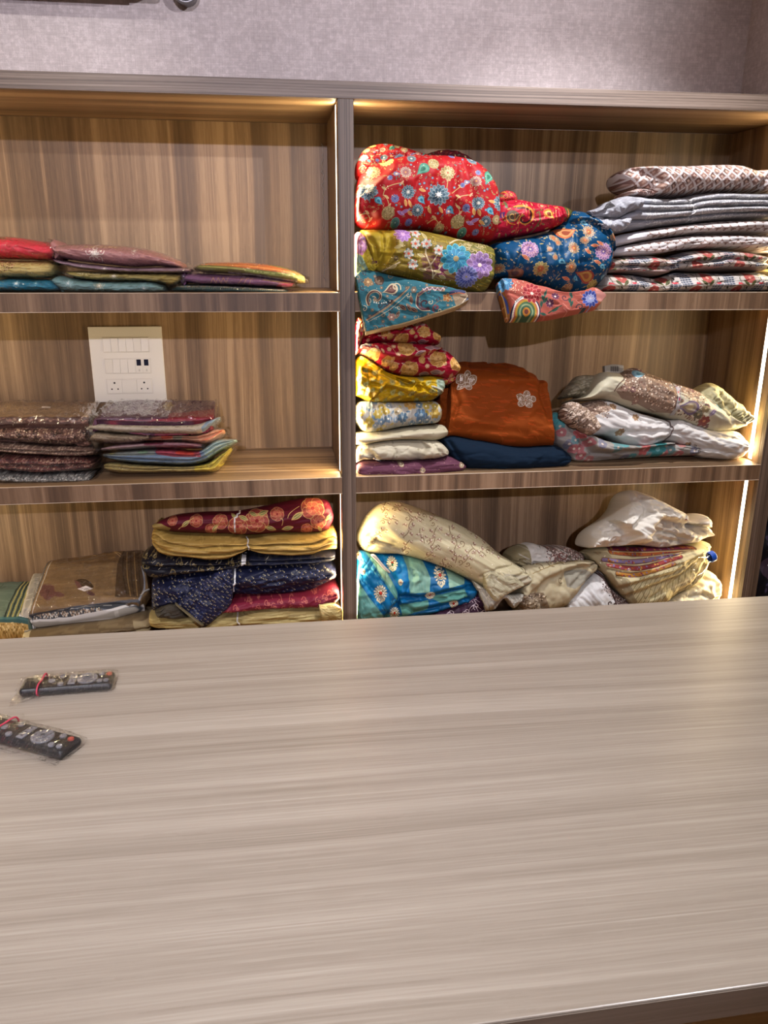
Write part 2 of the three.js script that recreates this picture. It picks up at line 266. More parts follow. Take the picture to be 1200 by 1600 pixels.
// ---------- printed and embroidered patterns, drawn in photograph pixels ----------
class Print {
  constructor([x0, y0, x1, y1], k, ground, seed) {
    const w = clamp(Math.round((x1 - x0) * k), 16, 1536), h = clamp(Math.round((y1 - y0) * k), 16, 1536);
    this.c = document.createElement('canvas'); this.c.width = w; this.c.height = h; this.g = this.c.getContext('2d'); this.r = rng(seed * 77 + 5); this.box = [x0, y0, x1, y1]; this.k = [w / (x1 - x0), h / (y1 - y0)];
    this.g.fillStyle = ground; this.g.fillRect(0, 0, w, h); this.g.lineCap = this.g.lineJoin = 'round'; this.view(0, 0, 1);
  }
  view(x0, y0, s) { const [a, b] = this.k; this.g.setTransform(a / s, 0, 0, b / s, (x0 - this.box[0]) * a, (y0 - this.box[1]) * b); this.s = s; this.o = [x0, y0]; return this; }
  rx() { return (lerp(this.box[0], this.box[2], this.r()) - this.o[0]) * this.s; }
  ry() { return (lerp(this.box[1], this.box[3], this.r()) - this.o[1]) * this.s; }
  dot(x, y, r, c) { const g = this.g; g.fillStyle = c; g.beginPath(); g.arc(x, y, r, 0, 7); g.fill(); return this; }
  oval(x, y, a, b, rot, c, edge, lw = 1) { const g = this.g; g.beginPath(); g.ellipse(x, y, a, b, rot, 0, 7); if (c) { g.fillStyle = c; g.fill(); } if (edge) { g.strokeStyle = edge; g.lineWidth = lw; g.stroke(); } return this; }
  flower(x, y, r, n, c, cc, edge, rot = 0, w = 0.36) { for (let i = 0; i < n; i++) { const a = rot + i / n * 6.2832; this.oval(x + Math.cos(a) * r * 0.58, y + Math.sin(a) * r * 0.58, r * 0.43, r * w * Math.min(1, 5.2 / n + 0.16), a, c, edge, r * 0.045); if (r > 24) this.line('#2a1c1a66', r * 0.035, [x + Math.cos(a) * r * 0.3, y + Math.sin(a) * r * 0.3, x + Math.cos(a) * r * 0.85, y + Math.sin(a) * r * 0.85]); } if (cc) this.dot(x, y, r * 0.26, cc); return this; }
  dahlia(x, y, r, a, b, cc, edge) { this.flower(x, y, r, 13, a, null, edge, this.r()); this.flower(x, y, r * 0.68, 10, b, null, edge, this.r()); this.dot(x, y, r * 0.2, cc); for (let i = 0; i < 7; i++) this.dot(x + Math.cos(i * 0.9) * r * 0.28, y + Math.sin(i * 0.9) * r * 0.28, r * 0.05, '#efe6d0'); return this; }
  leaf(x, y, l, rot, c, edge) { const g = this.g; g.save(); g.translate(x, y); g.rotate(rot); g.beginPath(); g.moveTo(-l / 2, 0); g.quadraticCurveTo(0, -l * 0.36, l / 2, 0); g.quadraticCurveTo(0, l * 0.36, -l / 2, 0); g.fillStyle = c; g.fill(); if (edge) { g.strokeStyle = edge; g.lineWidth = l * 0.06; g.stroke(); g.beginPath(); g.moveTo(-l / 2, 0); g.lineTo(l * 0.4, 0); g.stroke(); } g.restore(); return this; }
  pais(x, y, l, rot, c, in1, in2, flip = 1) { const g = this.g, draw = (s, col) => { g.beginPath(); g.moveTo(l * 0.62 * s, -l * 0.30 * s); g.bezierCurveTo(l * 0.3 * s, -l * 0.05 * s, l * 0.25 * s, l * 0.42 * s, -l * 0.18 * s, l * 0.42 * s); g.bezierCurveTo(-l * 0.62 * s, l * 0.42 * s, -l * 0.66 * s, -l * 0.3 * s, -l * 0.2 * s, -l * 0.34 * s); g.bezierCurveTo(l * 0.1 * s, -l * 0.36 * s, l * 0.3 * s, -l * 0.2 * s, l * 0.62 * s, -l * 0.3 * s); g.fillStyle = col; g.fill(); }; g.save(); g.translate(x, y); g.rotate(rot); g.scale(1, flip); draw(1, c); if (in1) draw(0.74, in1); if (in2) draw(0.42, in2); g.restore(); return this; }
  line(c, w, f, fillc) { const g = this.g; g.strokeStyle = c; g.lineWidth = w; g.beginPath(); g.moveTo(f[0], f[1]); for (let i = 2; i + 3 < f.length; i += 2) g.quadraticCurveTo(f[i], f[i + 1], (f[i] + f[i + 2]) / 2, (f[i + 1] + f[i + 3]) / 2); g.lineTo(f[f.length - 2], f[f.length - 1]); if (fillc) { g.fillStyle = fillc; g.fill(); } if (w) g.stroke(); return this; }
  poly(c, f) { const g = this.g; g.fillStyle = c; g.beginPath(); g.moveTo(f[0], f[1]); for (let i = 2; i < f.length; i += 2) g.lineTo(f[i], f[i + 1]); g.closePath(); g.fill(); return this; }
  curl(x, y, r, c, w, dir = 1, a0 = 0) { const f = []; for (let i = 0; i < 16; i++) { const a = a0 + dir * i * 0.42, q = r * (1 - i / 17); f.push(x + Math.cos(a) * q, y + Math.sin(a) * q); } return this.line(c, w, f); }
  strew(n, dist, fn) { const P = []; for (let i = 0; i < n * 8 && P.length < n; i++) { const x = this.rx(), y = this.ry(); if (P.every(q => Math.hypot(q[0] - x, q[1] - y) > dist)) { P.push([x, y]); fn(x, y, this.r() * 6.2832, this.r()); } } return this; }
  grit(n, cols, a, b) { for (let i = 0; i < n; i++) this.dot(this.rx(), this.ry(), lerp(a, b, this.r()), cols[Math.floor(this.r() * cols.length)]); return this; }
  slub(n, c, len, w, ang = 0) { const g = this.g; g.strokeStyle = c; g.lineWidth = w; for (let i = 0; i < n; i++) { const x = this.rx(), y = this.ry(), l = len * (0.4 + this.r()), a = ang + (this.r() - 0.5) * 0.2; g.beginPath(); g.moveTo(x, y); g.lineTo(x + Math.cos(a) * l, y + Math.sin(a) * l); g.stroke(); } return this; }
  beads(f, step, r, cols) { for (let i = 0; i + 3 < f.length; i += 2) { const l = Math.hypot(f[i + 2] - f[i], f[i + 3] - f[i + 1]); for (let d = 0; d < l; d += step) this.dot(lerp(f[i], f[i + 2], d / l), lerp(f[i + 1], f[i + 3], d / l), r, cols[Math.floor(this.r() * cols.length)]); } return this; }
  tex() { const t = new THREE.CanvasTexture(this.c); t.colorSpace = THREE.SRGBColorSpace; t.anisotropy = 8; return t; }
}
const weaveTex = dataTex(256, 256, (x, y) => { const v = 128 + 60 * Math.sin(x * Math.PI / 4) * (0.6 + 0.4 * H3(x >> 2, y >> 3, 1)) + 60 * Math.sin(y * Math.PI / 4) * (0.6 + 0.4 * H3(x >> 3, y >> 2, 2)) + 40 * (fbm(x / 40, y / 40, 4) - 0.5); return [v, v, v]; }, false);
const crinkleTex = dataTex(512, 512, (x, y) => { const a = noise(x / 34, y / 34, 3), b = noise(x / 13 + a * 3, y / 13, 4), c = noise(x / 60, y / 60 + b, 5); const v = 255 * (0.5 * (1 - Math.abs(2 * c - 1)) + 0.35 * (1 - Math.abs(2 * b - 1)) + 0.15 * a); return [v, v, v]; }, false);
let clothSeed = 100;
// name, label, category, shelf, options: view, t, b (edges in view coordinates), ground, paint, rough, sheen, film, parts ...
function clothMat(c, o, seed) {
  const more = { bumpScale: o.bump ?? 0.0005 };
  const w = c.box[2] - c.box[0], h = c.box[3] - c.box[1];
  if (o.sheen) { more.sheen = 1; more.sheenRoughness = 0.35; more.sheenColor = new THREE.Color(o.sheen); }
  if (o.coat) { more.clearcoat = o.coat; more.clearcoatRoughness = 0.25; }
  more.specularIntensity = o.spec ?? 0.4; const mk = phys;
  if (o.paint) { const pr = new Print(c.box, o.res ?? 3, o.ground, seed); o.paint(pr.view(...o.view)); const t = pr.tex(); more.map = t; more.bumpMap = o.flat ? rep(weaveTex, w / 22, h / 22) : t; return mk(0xffffff, o.rough ?? 0.6, more); }
  more.bumpMap = rep(weaveTex, w / 22, h / 22); return mk(o.ground, o.rough ?? 0.7, more);
}
function addCloth(partName, o, parent, partLabel) {
  const seed = o.seed ?? ++clothSeed, c = cushion({ ...o, seed }), m = o.mat ?? clothMat(c, o, seed);
  c.mat = m; c.mesh = part(partName, c.g, m, parent, partLabel); return c;
}
function cloth(name, label, category, shelf, o, partName = 'fabric', extra) {
  o = { shelf, ...o };
  const root = thing(name, label, category, [0, 0, 0], o.group), c = addCloth(partName, o, root);
  // the group stands at the thing's base: move the origin under the cloth
  if (o.film) {
    const fo = { ...o, ...(typeof o.film === 'object' ? o.film : {}), seed: ++clothSeed, f: o.f === undefined ? 0.066 : o.f + 0.006, zf: (o.zf ?? -0.03) + 0.003, k: (o.k ?? 0.1) + 0.004, L: 0, cr: [], nu: 110, nv: 26, q: 2.2, wr: [0.0065, 9, 5, o.wr?.[3] ?? 12] };
    if (typeof o.film !== 'object') { const lift = o.view[2] * 1.2, grow = 7 * o.view[2]; fo.t = o.t.map((q, i) => i % 2 ? q - lift : i === 0 ? q - grow : i === o.t.length - 2 ? q + grow : q); fo.b = o.b.map((q, i) => i % 2 ? q + lift * 0.6 : i === 0 ? q - grow * 0.7 : i === o.b.length - 2 ? q + grow : q); }
    const fc = cushion(fo), fw = (fc.box[2] - fc.box[0]) / 62, fh = (fc.box[3] - fc.box[1]) / 62; part('plastic_sleeve', fc.g, phys(0xffffff, 0.12, { transmission: 1, thickness: 0, ior: 1.5, bumpMap: rep(crinkleTex, fw, fh), bumpScale: 0.006 }), root, 'clear crinkled plastic sleeve');
  }
  extra?.(root, c, o);
  press(root, o.hang ? -9 : FLOORS[shelf] + 0.0004);
  rebase(root);
  return root;
}
// soft things press against each other: what would lie inside a neighbour is pushed out to its nearest side
const laid = [], _o = new THREE.Vector3(), WAYS = [[0, 1, 0, 1], [0, 0, -1, 1.2], [1, 0, 0, 1.5], [-1, 0, 0, 1.5], [0, -1, 0, 1.6]].map(a => [new THREE.Vector3(a[0], a[1], a[2]), a[3]]);
function press(root, floor) {
  const mine = []; root.traverse(m => m.isMesh && mine.push(m));
  const inside = (bvh, q) => bvh.raycast(new THREE.Ray(q, WAYS[0][0]), THREE.DoubleSide).length % 2 && bvh.raycast(new THREE.Ray(q, WAYS[1][0]), THREE.DoubleSide).length % 2 && bvh.raycast(new THREE.Ray(q, WAYS[2][0]), THREE.DoubleSide).length % 2;
  const bad = q => q.y < floor || q.z < Z0 + 0.002;
  for (const m of mine) {
    const p = m.geometry.attributes.position; let moved = false;
    for (let pass = 0; pass < 2; pass++) {
      let now = false; m.geometry.computeBoundingBox(); const gap = 0.0016 + pass * 0.0006;
      for (const A of laid) {
        if (!A.box.intersectsBox(m.geometry.boundingBox)) continue;
        for (let i = 0; i < p.count; i++) {
          _o.fromBufferAttribute(p, i); if (!A.box.containsPoint(_o) || !inside(A.bvh, _o)) continue;
          let best = 1e9, way = null, dist = 0;
          for (const [w, cost] of WAYS) { const h = A.bvh.raycastFirst(new THREE.Ray(_o, w), THREE.DoubleSide); if (h && h.distance * cost < best) { if (bad(_o.clone().addScaledVector(w, h.distance + gap))) continue; best = h.distance * cost; way = w; dist = h.distance; } }
          if (way) { _o.addScaledVector(way, dist + gap); p.setXYZ(i, _o.x, _o.y, _o.z); now = true; }
        }
      }
      if (!now) break; moved = true;
    }
    if (moved) { m.geometry.computeVertexNormals(); softRim(m.geometry); }
    // what still crosses a neighbour gives way along its own normal, a little at a time
    const ix = m.geometry.index, rim = m.geometry.userData.rim; if (!ix || !rim) continue;
    const nn = m.geometry.attributes.normal, half = (rim.nu + 1) * (rim.nv + 1), own = new MeshBVH(m.geometry, { indirect: true }), I = new THREE.Matrix4(); let soft = false;
    for (let pass = 0; pass < 5; pass++) {
      const hit = new Set(); m.geometry.computeBoundingBox();
      for (const A of laid) if (A.box.intersectsBox(m.geometry.boundingBox)) own.bvhcast(A.bvh, I, { intersectsTriangles(t1, t2, i1) { if (t1.intersectsTriangle(t2)) { const k = own.resolveTriangleIndex ? own.resolveTriangleIndex(i1) : i1; for (let e = 0; e < 3; e++) hit.add(ix.getX(3 * k + e)); } return false; } });
      if (!hit.size) break; soft = true;
      for (const v of [...hit]) { const j = Math.floor((v % half) / (rim.nu + 1)), i = (v % half) % (rim.nu + 1); if (i === 0 || j === 0 || i === rim.nu || j === rim.nv) hit.add(v < half ? v + half : v - half); }
      for (const v of hit) { _o.fromBufferAttribute(p, v).addScaledVector(new THREE.Vector3().fromBufferAttribute(nn, v), -0.0016); if (!bad(_o)) p.setXYZ(v, _o.x, _o.y, _o.z); }
      own.refit();
    }
    if (soft) { m.geometry.computeVertexNormals(); softRim(m.geometry); }
  }
  for (const m of mine) if (m.name.match(/^(string|ribbon|tie|zip)/) === null) { m.geometry.computeBoundingBox(); const g = m.geometry.clone(); laid.push({ box: m.geometry.boundingBox.clone(), bvh: new MeshBVH(g) }); }
}
function softRim(g) {
  const r = g.userData.rim; if (!r) return; const { nu, nv } = r, row = nu + 1, half = row * (nv + 1), nn = g.attributes.normal;
  for (let j = 0; j <= nv; j++) for (let i = 0; i <= nu; i++) if (i === 0 || j === 0 || i === nu || j === nv) { const a = j * row + i, c = half + a, x = nn.getX(a) + nn.getX(c), y = nn.getY(a) + nn.getY(c), z = nn.getZ(a) + nn.getZ(c), l = Math.hypot(x, y, z) || 1; nn.setXYZ(a, x / l, y / l, z / l); nn.setXYZ(c, x / l, y / l, z / l); }
}
function rebase(root) {
  const bb = new THREE.Box3(); root.traverse(m => { if (m.isMesh) { m.geometry.computeBoundingBox(); bb.union(m.geometry.boundingBox); } });
  const q = new THREE.Vector3((bb.min.x + bb.max.x) / 2, bb.min.y, (bb.min.z + bb.max.z) / 2);
  root.traverse(m => { if (m.isMesh) m.geometry.translate(-q.x, -q.y, -q.z); });
  root.position.copy(q);
}
const stringM = std(0xd9d4cc, 0.6);
// ================= left bay, upper shelf: packaged folded cloth =================
const VA = [0, 340, 4.8], VB = [230, 360, 3.636];
const sparkle = ['#f2e8d8', '#d8c9b0', '#ffffff'];
const motif = (P, x, y, r, c) => { for (let i = 0; i < 5; i++) { const a = i * 1.2566 - 1.57; P.curl(x + Math.cos(a) * r * 0.6, y + Math.sin(a) * r * 0.6, r * 0.36, c, r * 0.09, i % 2 ? 1 : -1, a); } P.flower(x, y, r * 0.45, 5, c, '#fff8ea'); P.leaf(x, y + r * 1.05, r * 0.8, 0.3, c); return P; };
const G1 = 'packaged folded cloth on the upper left shelf';
cloth('folded_cloth', 'bright coral red folded cloth in clear plastic, topmost at far left of the upper shelf', 'folded cloth', 1, { view: VA, bay: 0, group: G1, zf: -0.03, f: 0.09, k: 0.17, film: true, q: 2.2, wr: [0.006, 16, 7, 20],
  t: [-520, 165, -200, 152, 0, 146, 130, 153, 300, 178, 410, 198, 455, 225], b: [-520, 312, -200, 314, 0, 312, 200, 315, 400, 318, 458, 300], ground: '#d8394a', rough: 0.45,
  paint: P => { P.slub(120, '#d8455066', 60, 5, 0.4); P.poly('#8a4a34', [-520, 100, 0, 140, 60, 150, 110, 170, 20, 178, -520, 190]); P.grit(0, sparkle, 1, 2); for (let i = 0; i < 160; i++) P.dot(-200 + P.r() * 300, 148 + P.r() * 26, 2, ['#c08a5a', '#5c3222', '#e0b070'][i % 3]); motif(P, -160, 250, 40, '#e8a090'); } });
cloth('folded_cloth', 'sand yellow folded cloth with brown speckled embroidery, between coral red and teal blue packages', 'folded cloth', 1, { view: VA, bay: 0, group: G1, zf: -0.032, f: 0.09, k: 0.17, film: true, wr: [0.005, 18, 6, 8],
  t: [-520, 325, -200, 320, 0, 322, 200, 328, 400, 332, 445, 358], b: [-520, 455, 0, 452, 200, 452, 400, 447, 447, 410], ground: '#c0a968', rough: 0.5,
  paint: P => { P.slub(80, '#c9b67a77', 60, 5, 0.2); for (let i = 0; i < 900; i++) { const x = -500 + P.r() * 680, y = 325 + P.r() * 95 * (1 - Math.max(0, x - 60) / 260); P.dot(x, y, 2 + P.r() * 2.4, ['#7a4a30', '#c79a6a', '#5d3a2a', '#e2c592'][i % 4]); } P.leaf(250, 385, 46, 0.5, '#cdbb80'); } });
cloth('folded_cloth', 'teal blue folded cloth with pale fleur motifs, lowest of the pile at the far left', 'folded cloth', 1, { view: VA, bay: 0, group: G1, zf: -0.034, f: 0.09, k: 0.17, film: true, wr: [0.005, 18, 6, 8],
  t: [-520, 462, 0, 462, 120, 455, 300, 462, 440, 470, 492, 500], b: [-520, 558, 0, 557, 200, 557, 400, 557, 492, 552], ground: '#2a7088', rough: 0.5,
  paint: P => { P.slub(60, '#2f7c9255', 60, 5, 0.1); for (let i = 0; i < 400; i++) P.dot(-500 + P.r() * 600, 460 + P.r() * 95, 2.2, ['#a58b55', '#d6c08a', '#6f5a38'][i % 3]); motif(P, 195, 492, 26, '#c9d6d2'); motif(P, 330, 490, 18, '#8fb3b8'); P.dot(245, 497, 6, '#c9d6d2'); } });
const VP1 = [0, 0, 1];
cloth('folded_cloth', 'dusty rose folded cloth with silver flower motif, top of middle pile, upper left shelf', 'folded cloth', 1, { view: VP1, bay: 0, group: G1, zf: -0.03, f: 0.09, k: 0.16, film: true, q: 2.1, wr: [0.006, 20, 7, 15],
  t: [86, 391, 98, 385, 120, 383, 155, 383, 200, 386, 240, 392, 268, 402, 288, 412], b: [87, 395, 97, 402, 125, 408, 165, 413, 210, 417, 250, 416, 275, 418, 290, 420], ground: '#b07e7d', rough: 0.5, res: 4,
  paint: P => { P.slub(70, '#bf928f66', 14, 1.2, 0.3); motif(P, 159, 398, 15, '#e6d8cf'); motif(P, 216, 393, 5, '#d9cbc0'); for (let i = 0; i < 90; i++) P.dot(140 + P.r() * 55, 385 + P.r() * 4, 0.5, '#cdb87c'); }, cr: [['g', 8, 0.006, [232, 412, 250, 402, 262, 400]], ['g', 6, 0.005, [250, 412, 268, 408, 280, 412]]] });
cloth('folded_cloth', 'dim mauve folded cloth squeezed thin under the dusty rose package', 'folded cloth', 1, { view: VP1, bay: 0, group: G1, zf: -0.032, f: 0.08, k: 0.15, film: true, wr: [0.005, 18, 5, 6],
  t: [88, 404, 110, 409, 160, 415, 210, 419, 250, 418, 285, 418, 300, 420], b: [90, 409, 100, 413, 130, 420, 180, 425, 230, 427, 270, 427, 300, 425], ground: '#8f7682', rough: 0.5, paint: P => { P.slub(50, '#96808a66', 16, 1, 0.1); motif(P, 172, 420, 5, '#c9bcb8'); } });
cloth('folded_cloth', 'olive gold folded cloth in plastic with small silver motif, above the grey teal one', 'folded cloth', 1, { view: VP1, bay: 0, group: G1, zf: -0.034, f: 0.08, k: 0.15, film: true, wr: [0.005, 16, 5, 6],
  t: [107, 424, 130, 424, 170, 426, 220, 427, 260, 427, 285, 429], b: [110, 428, 130, 435, 170, 438, 220, 439, 255, 442, 270, 446, 284, 440], ground: '#9a8a50', rough: 0.5, paint: P => { P.slub(60, '#a2935a66', 16, 1, 0.1); motif(P, 186, 432, 7, '#ddd4ba'); for (let i = 0; i < 50; i++) P.dot(130 + P.r() * 40, 425 + P.r() * 4, 0.5, '#e6dcc0'); } });
cloth('folded_cloth', 'grey teal folded cloth in plastic with pale motifs, lowest of the middle pile', 'folded cloth', 1, { view: VP1, bay: 0, group: G1, zf: -0.03, f: 0.09, k: 0.16, film: true, wr: [0.005, 18, 6, 6],
  t: [88, 437, 96, 431, 120, 434, 160, 439, 210, 439, 245, 440, 260, 447], b: [90, 440, 105, 455, 150, 457, 200, 458, 240, 458, 262, 455], ground: '#70908f', rough: 0.5, paint: P => { P.slub(60, '#7a979a66', 16, 1, 0.1); motif(P, 165, 446, 9, '#b9b49e'); motif(P, 118, 442, 7, '#9fb4b4'); motif(P, 232, 450, 7, '#9fb4b4'); } });
cloth('folded_cloth', 'flat green folded cloth with orange top and silver beaded hem, above the purple one', 'folded cloth', 1, { view: VB, bay: 0, group: G1, zf: -0.06, f: 0.07, k: 0.16, film: true, wr: [0.003, 24, 6, 8],
  t: [280, 208, 300, 193, 360, 185, 500, 183, 640, 191, 760, 206, 860, 240, 895, 266], b: [285, 228, 330, 240, 470, 246, 600, 262, 720, 280, 800, 292, 860, 302, 896, 298], ground: '#7a7844', rough: 0.5, res: 4,
  paint: P => { P.poly('#b9693c', [300, 196, 380, 180, 640, 186, 800, 225, 870, 250, 700, 232, 480, 206]); P.line('#d0925a', 5, [320, 196, 480, 196, 660, 212, 860, 246]); P.line('#a8a45c', 6, [300, 205, 480, 214, 680, 236, 880, 262]); P.poly('#8d9a52', [560, 222, 860, 256, 860, 274, 560, 238]); P.beads([470, 240, 600, 254, 720, 272, 860, 292], 9, 5, ['#d9d2c4', '#b8afa0', '#efe8da']); P.beads([560, 226, 700, 244, 870, 268], 10, 3.5, ['#cdd08e', '#8a9a5a']); P.poly('#c9b76a', [850, 262, 900, 262, 900, 300, 850, 296]); } });
cloth('folded_cloth', 'purple folded cloth with woven gold zigzag lines on the upper left shelf', 'folded cloth', 1, { view: VB, bay: 0, group: G1, zf: -0.055, f: 0.07, k: 0.17, film: true, wr: [0.003, 24, 6, 6],
  t: [195, 274, 230, 246, 320, 246, 480, 254, 640, 266, 760, 283, 825, 297], b: [200, 290, 300, 306, 450, 310, 600, 316, 720, 320, 800, 325, 825, 314], ground: '#7c5474', rough: 0.5, res: 4,
  paint: P => { P.slub(80, '#85608655', 60, 4, 0.1); for (let i = 0; i < 7; i++) P.line('#b98f6a', 3, [370 + i * 14, 300 - (i % 2) * 34, 384 + i * 14, 268 + (i % 2) * 30]); for (let i = 0; i < 6; i++) P.line('#b98f6a', 3, [520 + i * 16, 305 - (i % 2) * 30, 548 + i * 12, 270]); P.poly('#a03f5a', [760, 285, 830, 296, 830, 326, 730, 322]); P.line('#c7a25a', 4, [660, 280, 740, 290, 800, 300]); P.grit(40, ['#a58aa0'], 1, 3); } });
cloth('folded_cloth', 'dark green folded cloth with white beaded line along its edge, under the purple one', 'folded cloth', 1, { view: VB, bay: 0, group: G1, zf: -0.05, f: 0.07, k: 0.18, film: true, wr: [0.003, 24, 6, 4],
  t: [145, 332, 190, 309, 300, 309, 450, 313, 600, 319, 740, 327, 802, 340], b: [150, 346, 220, 354, 400, 357, 600, 357, 760, 357, 800, 353], ground: '#223c3c', rough: 0.5, res: 4, paint: P => { P.beads([160, 318, 300, 316, 450, 320, 600, 327, 780, 338], 9, 4.5, ['#d6d0bd', '#9aa39a', '#c0b58a']); P.beads([220, 322, 500, 330, 760, 342], 12, 2.5, ['#8a8f7a']); } });

// ================= left bay, middle shelf =================
{
  const c0 = at(138, 510, Z0), c1 = at(253, 510, Z0), c2 = at(261, 627, Z0), c3 = at(149, 627, Z0), W = (c1.x - c0.x + c2.x - c3.x) / 2, Hh = (c0.y + c1.y - c2.y - c3.y) / 2, cx = (c0.x + c1.x + c2.x + c3.x) / 4, cy = (c0.y + c1.y + c2.y + c3.y) / 4;
  const t = thing('switch_panel', 'square white electrical panel with rows of switches and two round pin sockets', 'switch panel', [cx, cy - Hh / 2, Z0 + 0.0003]);
  const wh = phys(0xe9e6e0, 0.3, { clearcoat: 0.3, clearcoatRoughness: 0.15 }), wh2 = phys(0xdedad3, 0.28, { clearcoat: 0.3 }), dk = std(0x0c0c10, 0.5), navy = phys(0x10132e, 0.25), grey = std(0x9c9994, 0.5);
  const sx = W / 116, X = v => (v - 600) / 1000 * W, Y = v => Hh - (v - 150) / 880 * Hh;                    // crop pixels -> plate
  const plate = part('faceplate', new RoundedBoxGeometry(W, Hh, 0.009, 3, 0.0025).translate(0, Hh / 2, 0.0045), wh, t);
  const rows = [[230, 395, 600], [478, 643, 600], [716, 882, 600]], wrow = W * 0.615;
  rows.forEach(([ya, yb], r) => {
    const y0 = Hh - (yb - 105) / 880 * Hh, y1 = Hh - (ya - 105) / 880 * Hh, h = y1 - y0;
    part('module_frame', new RoundedBoxGeometry(wrow + 0.004, h + 0.004, 0.0016, 2, 0.0006).translate(0, (y0 + y1) / 2, 0.0098), wh2, t);
    const cell = (i, n, k = 1) => [-wrow / 2 + i * wrow / n + 0.0004, -wrow / 2 + (i + k) * wrow / n - 0.0004];
    const rock = (a, b, tilt) => { const m = part('switch', new RoundedBoxGeometry(b - a, h - 0.001, 0.005, 2, 0.0008), wh, t); m.position.set((a + b) / 2, (y0 + y1) / 2, 0.0112); m.rotation.x = tilt; };
    if (r === 0) for (let i = 0; i < 6; i++) rock(...cell(i, 6), i % 3 === 1 ? 0.07 : -0.07);
    if (r === 1) {
      for (let i = 0; i < 4; i++) rock(...cell(i, 6), i === 0 ? 0.12 : -0.07);
      for (let i = 4; i < 6; i++) { const [a, b] = cell(i, 6), m = part('data_socket', new RoundedBoxGeometry(b - a, h - 0.001, 0.004, 2, 0.0006).translate((a + b) / 2, (y0 + y1) / 2, 0.0108), wh, t); part('port', new RoundedBoxGeometry((b - a) * 0.62, h * 0.44, 0.002, 2, 0.0005).translate((a + b) / 2, y1 - h * 0.25, 0.0125), navy, m, 'dark blue port'); part('symbol', new THREE.TorusGeometry(0.0016, 0.0005, 6, 12).translate((a + b) / 2, y0 + h * 0.24, 0.0128), grey, m); part('symbol', new THREE.BoxGeometry(0.005, 0.0012, 0.0006).translate((a + b) / 2, y0 + h * 0.15, 0.0128), grey, m); }
    }
    if (r === 2) {
      const [a, b] = cell(1, 3); rock(a, b, 0.05);
      for (const i of [0, 2]) { const [a, b] = cell(i, 3), m = part('socket', new RoundedBoxGeometry(b - a, h - 0.001, 0.004, 2, 0.0006).translate((a + b) / 2, (y0 + y1) / 2, 0.0108), wh, t); for (const [dx, dy, q] of [[0, 0.26, 0.0031], [-0.21, -0.18, 0.0024], [0.21, -0.18, 0.0024]]) part('pin_hole', new THREE.CylinderGeometry(q, q, 0.0012, 20).rotateX(Math.PI / 2).translate((a + b) / 2 + dx * (b - a), (y0 + y1) / 2 + dy * h, 0.0126), dk, m); }
    }
  });
}
const VC = [0, 610, 7.06], G2 = 'brown lace cloths in plastic on the middle left shelf';
const lace = (cols, n, a, b) => P => { P.strew(70, 60, (x, y, r, k) => { P.flower(x, y, 34 + k * 20, 6, cols[1], cols[2], cols[3], r, 0.3); P.leaf(x + 40, y + 12, 50, r, cols[2], cols[1]); }); P.grit(n, cols, a, b); };
const browns = ['#8a6a58', '#6b4c42', '#a88a72', '#3a2622', '#c8ac90'];
cloth('folded_cloth', 'dark brown lace cloth with pale scrollwork, second from top of leftmost middle shelf pile', 'folded cloth', 2, { view: VC, bay: 0, group: G2, zf: -0.05, f: 0.07, k: 0.2, L: 1, film: true, wr: [0.006, 16, 5, 4], tilt: 0.1,
  t: [-700, 390, 0, 392, 300, 385, 700, 388, 930, 398, 1005, 455], b: [-700, 520, 0, 530, 200, 548, 400, 572, 650, 592, 850, 592, 1000, 545], ground: '#38261f', rough: 0.5, paint: lace(browns, 900, 3, 9) });
cloth('folded_cloth', 'greyish brown lace cloth in two long folds, third package of the leftmost middle shelf pile', 'folded cloth', 2, { view: VC, bay: 0, group: G2, zf: -0.045, f: 0.075, k: 0.2, L: 2, film: true, wr: [0.005, 18, 5, 4], tilt: 0.1,
  t: [-700, 530, 0, 540, 300, 565, 600, 585, 850, 592, 1070, 625], b: [-700, 655, 0, 658, 300, 684, 600, 698, 900, 708, 1070, 692], ground: '#755c4e', rough: 0.5, paint: lace(['#a08672', '#7c6254', '#c0a68e', '#4b362e', '#b89c84'], 1200, 3, 8) });
cloth('folded_cloth', 'reddish brown lace cloth in two folds, just above the silvery grey package', 'folded cloth', 2, { view: VC, bay: 0, group: G2, zf: -0.042, f: 0.075, k: 0.2, L: 2, film: true, wr: [0.006, 16, 5, 4], tilt: 0.1,
  t: [-700, 670, 0, 680, 300, 690, 600, 702, 900, 705, 1055, 745], b: [-700, 855, 0, 855, 200, 872, 450, 890, 700, 882, 900, 872, 1055, 845], ground: '#4a2e2c', rough: 0.5, paint: lace(['#93715f', '#74483f', '#b08f78', '#38201f', '#6d3a3a'], 900, 3, 9) });
cloth('folded_cloth', 'silvery grey lace cloth in plastic, lowest of the leftmost middle shelf pile', 'folded cloth', 2, { view: VC, bay: 0, group: G2, zf: -0.038, f: 0.08, k: 0.2, L: 1, film: true, wr: [0.006, 14, 5, 4], tilt: 0.1,
  t: [-700, 870, 0, 865, 300, 885, 500, 890, 800, 880, 1000, 900, 1075, 965], b: [-700, 985, 0, 985, 200, 992, 500, 992, 800, 988, 1070, 985], ground: '#6a6a66', rough: 0.5, paint: lace(['#9c9c94', '#7c7a74', '#b8b4a8', '#4a4a48', '#d0ccc0'], 900, 3, 9) });
